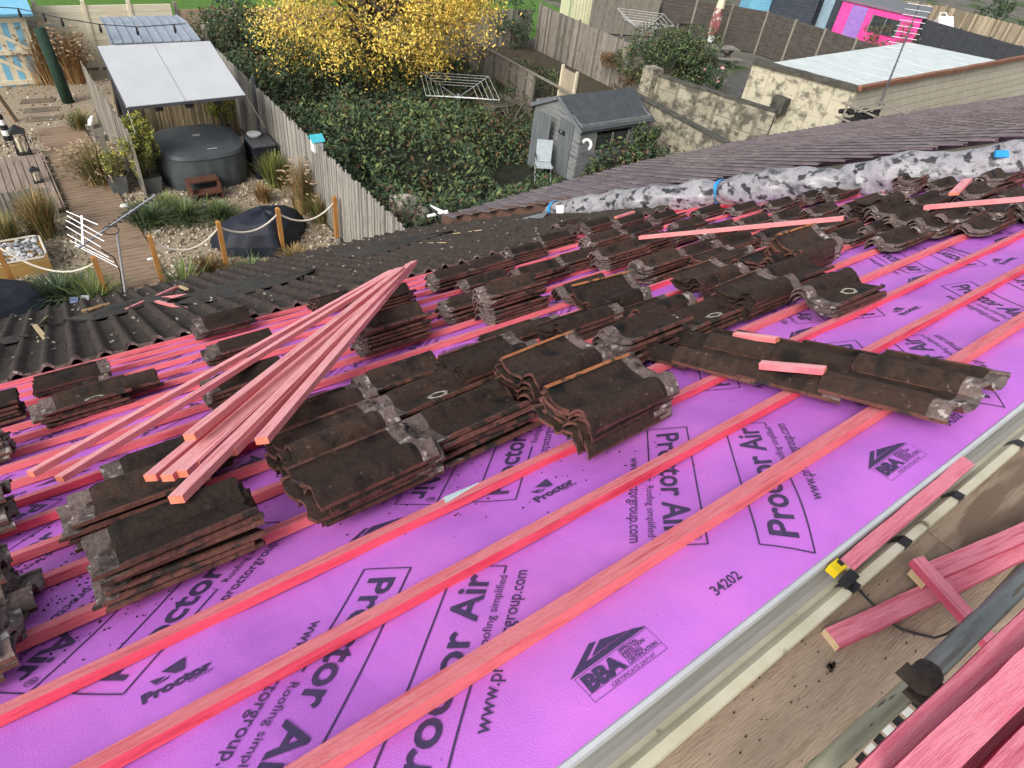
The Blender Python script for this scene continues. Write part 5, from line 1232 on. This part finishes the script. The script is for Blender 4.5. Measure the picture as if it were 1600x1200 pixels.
for a,e in((-1.4,-.35),(1.4,-.35),(-1.4,.35),(1.4,.35)):
    b=MB(); b.box(c+V((.8,-.6,0))*a+V((.6,.8,0))*e+V((0,0,.42)),.08,.08,.84); b.build('leg',M_bench,wt)
pa=thing('parasol','closed maroon and cream parasol standing by the picnic table','parasol',G(1104,84,0)); p=V(pa.location); d_=(p-CAM).length
b=MB(); b.tube([p,p+V((0,0,2.9))],.03,n=7); b.build('pole',M_blk,pa)
b=MB(); rn=[(.75,.06),(.9,.20),(1.3,.24),(1.9,.20),(2.5,.12)]
b.tube([p+V((.0,0,z)) for z,_ in rn],[r for _,r in rn],n=10); b.v=[tuple(V(v)+V((noise.noise(V(v)*5),noise.noise(V(v)*5+V((4,4,4))),0))*.1) for v in b.v]
b.build('canopy',mat('maroon_cloth',[(.22,.07,.07),(.34,.15,.14)],scale=5,rough=.9,bump=.3,spots=(.6,.52,.46),spotscale=4,spotth=.52),pa)
b=MB(); b.tube([p+V((0,0,2.05)),p+V((0,0,2.5)),p+V((0,0,3.0))],[.20,.15,.03],n=9); b.build('cap_cloth',M_crm,pa)
b=MB(); b.tube([p+V((0,0,.55)),p+V((0,0,.85))],[.14,.20],n=9); b.build('hem',M_white,pa)
for i,(px,py) in enumerate(((1101,109),(1122,129),(1129,107))):
    q=D(px,py,27); b=MB(); b.tube([q-V((0,0,.05)),q,q+V((0,0,.06))],[.03,.09,.04],n=8); tag(b.build('rose',mat('pink_petals',[(.72,.30,.32),(.8,.42,.42)],scale=20)),['left pink rose below the picnic table','lower pink rose beside the mossy wall','right pale rose below the picnic bench'][i],'rose','roses by the picnic table')
shrub('sparse rose bush with dry stems below the picnic table',G(1120,140,0),(1.0,.8,.5),500,.07,[L_md,L_dk,G_rust],clumps=10)
# dark panel fence
def panelfence(lab,pts,h,m,pm,pw=1.83,cat='fence'):
    t=thing('panel_fence',lab,cat,(pts[0].x,pts[0].y,0))
    for a,c in zip(pts[:-1],pts[1:]):
        L=(c-a).length; n=max(1,round(L/pw)); d=(c-a).normalized(); nr=V((-d.y,d.x,0))
        for i in range(n):
            p0=a.lerp(c,i/n);p1=a.lerp(c,(i+1)/n); b=MB(); k=int(h/.15)
            for j in range(k): b.box((p0+p1)/2+V((0,0,.08+j*h/k+.07)),L/n-.1,.03,h/k*.95,X=d,Y=(nr+V((0,0,.25))).normalized())
            for q in(.33,.66): b.box(p0.lerp(p1,q)+nr*(-.03)+V((0,0,h/2)),.04,.03,h,X=d,Y=nr)
            b.build('panel',m,t); b=MB(); b.box(p0+V((0,0,h/2+.06)),.1,.1,h+.12,X=d,Y=nr); b.build('post',pm,t)
    return t
def g0(px,py,z): q=G(px,py,z); return V((q.x,q.y,0))
M_dkf=mat('dark_brown_panel',[(.055,.048,.042),(.11,.098,.085)],scale=4,rough=.95,bump=.3,stretch=(.6,.6,4))
panelfence('dark brown panel fence with grey posts behind the picnic table',[g0(1035,-8,1.9),g0(1200,21,1.9),g0(1390,80,1.9)],1.9,M_dkf,M_wood)
panelfence('light timber fence with gate behind the second airer',[g0(930,-10,1.8),g0(1035,-2,1.8)],1.8,M_wood,M_wood)
panelfence('charcoal painted panel fence behind the white garage roof',[g0(1395,18,1.8),g0(1500,48,1.8),g0(1700,105,1.8)],1.8,mat('charcoal_paint',[(.035,.04,.048),(.055,.06,.07)],scale=4,stretch=(.6,.6,4)),MATS['charcoal_paint'])
palisade('board_fence','new looking brown board fence at the upper right frame edge',[tuple(g0(1345,-8,1.8))[:2],tuple(g0(1480,10,1.8))[:2],tuple(g0(1680,62,1.8))[:2]],1.8,.14,mat('brown_board',[(.26,.21,.14),(.38,.32,.23)],scale=3,stretch=(3,3,.6)),jag=.01,post=2.4)
# yellow-cream shed
ys_=thing('cream_metal_shed','cream metal garden shed with pale green trim beyond the tall fence','shed',g0(920,46,0)); c=g0(915,46,0); rz=V((.9,-.43,0)); ry=V((.43,.9,0))
b=MB()
for i in range(12): b.box(c+rz*(-.95+i*.17)+ry*.0+V((0,0,.95)),.15,.05,1.9,X=rz,Y=ry)
b.box(c+ry*.9+V((0,0,.95)),2.1,1.7,1.85,X=rz,Y=ry); b.build('wall',mat('cream_metal',[(.62,.60,.38),(.74,.72,.5)],scale=3,rough=.6),ys_)
b=MB(); b.slab([c+rz*-1.2-ry*.15+V((0,0,1.9)),c+rz*1.2-ry*.15+V((0,0,1.9)),c+rz*1.2+ry*.9+V((0,0,2.15)),c+rz*-1.2+ry*.9+V((0,0,2.15))],.04); b.slab([c+rz*-1.2+ry*.9+V((0,0,2.15)),c+rz*1.2+ry*.9+V((0,0,2.15)),c+rz*1.2+ry*1.9+V((0,0,1.9)),c+rz*-1.2+ry*1.9+V((0,0,1.9))],.04); b.build('roof',M_white,ys_)
b=MB()
for a in(-1.03,1.03,.75): b.box(c+rz*a-ry*.04+V((0,0,.95)),.07,.05,1.9,X=rz,Y=ry)
b.build('corner_trim',mat('pale_green_trim',[(.32,.42,.24),(.42,.52,.34)],scale=5),ys_)
b=MB(); p=g0(965,48,0); b.box(p+V((0,0,.7)),1.0,.55,.9,m=0); b.box(p+V((0,0,1.18)),1.1,.6,.04); tag(b.build('barbecue',M_blk),'black barbecue under a cover beside the cream shed','barbecue')
b=MB()
for i in range(3): b.box(p+V((.9,-.6+i*.2,.12+.1*i)),1.6,.15,.15)
tag(b.build('timber_edging',mat('yellow_timber2',[(.3,.2,.08),(.42,.3,.14)],scale=4)),'low stack of yellow timber below the second airer','timber')
# pink playhouse, dark sheds
def shed2(name,lab,fl,fr,hw,depth,mw,mr,rise=.35,roofov=.12,base=0):
    fl=V(fl);fr=V(fr); d=(fr-fl).normalized(); n=V((-d.y,d.x,0)); L=(fr-fl).length; t=thing(name,lab,'shed',fl); b=MB(); k=12
    for j in range(k): b.box((fl+fr)/2+V((0,0,hw*(j+.5)/k)),L,.03,hw/k*.95,X=d,Y=(n+V((0,0,.12))).normalized())
    b.box((fl+fr)/2+n*(depth/2+.02)+V((0,0,hw/2)),L-.02,depth,hw-.01,X=d,Y=n); b.build('wall',mw,t)
    o=n*roofov; e=d*roofov; b=MB(); b.slab([fl-o-e+V((0,0,hw-.02)),fr-o+e+V((0,0,hw-.02)),fr+e+n*depth+o+V((0,0,hw+rise)),fl-e+n*depth+o+V((0,0,hw+rise))],.06); b.build('roof',mr,t); return t,d,n,L
M_pink=mat('hot_pink_paint',[(.78,.05,.30),(.88,.09,.38)],scale=3,rough=.7,bump=.1)
fl=g0(1296,56,0); fr=g0(1415,86,0)
t,d,n,L=shed2('pink_playhouse','hot pink wooden playhouse with lilac door and dark window',fl,fr,2.0,2.2,M_pink,M_grey,rise=.25)
b=MB(); b.box(fl+d*(L*.24)-n*.05+V((0,0,.95)),L*.2,.05,1.75,X=d,Y=n); b.build('door',mat('lilac_paint',[(.26,.14,.46),(.34,.2,.55)],scale=4),t)
b=MB(); b.box(fl+d*(L*.60)-n*.05+V((0,0,1.15)),L*.34,.04,.85,X=d,Y=n); wo=b.build('window',MATS['old_glass'],t); b=MB()
for q in(-.5,0,.5): b.box(fl+d*(L*(.60+q*.34))-n*.085+V((0,0,1.15)),.07,.03,.9,X=d,Y=n)
b.build('frame',M_grey,wo)
M_nav=mat('navy_boards',[(.035,.045,.06),(.06,.07,.09)],scale=3,rough=.8)
t,d,n,L=shed2('dark_shed','navy boarded shed with pale grey roof behind the dark fence',g0(1198,38,0),g0(1262,50,0),2.1,2.5,M_nav,mat('pale_grey_felt',[(.26,.30,.33),(.34,.38,.41)],scale=4),rise=.5)
t,d,n,L=shed2('dark_shed','dark gabled shed with blue door left of the pink playhouse',g0(1262,44,0),g0(1300,54,0),2.3,2.4,M_nav,M_slate,rise=.1)
b=MB(); b.box(g0(1262,44,0).lerp(g0(1300,54,0),.45)-n*.06+V((0,0,1.0)),L*.4,.05,1.9,X=d,Y=n); b.build('door',mat('pale_blue_door',[(.22,.33,.40),(.3,.42,.5)],scale=5),t)
t,d,n,L=shed2('blue_shed','sky blue shed at the top edge behind the dark fence',g0(1165,25,0),g0(1200,30,0),2.0,2,M_sky,M_grey,rise=.2)
b=MB(); q=D(1474,38,52); b.box(q,.9,.5,.7,X=CA,Y=CC,Z=CB); b.tube([q+CA*-.3+CB*.35,q+CA*-.15+CB*.7,q+CA*.15+CB*.7,q+CA*.3+CB*.35],.04,n=5); tag(b.build('hanging_box',M_white),'white box with a handle hung on the charcoal fence','box')
shrub('dry reddish bush before the pink playhouse',g0(1385,82,0),(2.6,1.2,1.1),1500,.14,[G_rust,L_br,L_md],clumps=22)
shrub('green bush at the upper right frame edge',g0(1590,75,0),(1.5,1.2,1.3),1800,.18,[L_md,L_dk],clumps=12)
shrub('small green bush on top of the brown board fence line',g0(1535,55,0),(1.2,1,1.5),1500,.18,[L_md,L_dk],clumps=12)
sheet('yard',27,120,20,70,.006,mat('far_yard',[(.10,.10,.085),(.17,.16,.13)],scale=.8,rough=1,objs=False,spots=(.06,.09,.03),spotscale=.5,spotth=.52))
palisade('board_fence','dull far fence between lawn and gardens at the top edge',[(9,26.3),(14.9,26.2),(20.3,25.6)],1.5,.14,M_wood,jag=.01)
palisade('board_fence','grey fence edging the lawn right of the yellow tree',[(14.9,26.2),(14.9,24.6)],1.7,.12,M_wood,jag=.01)
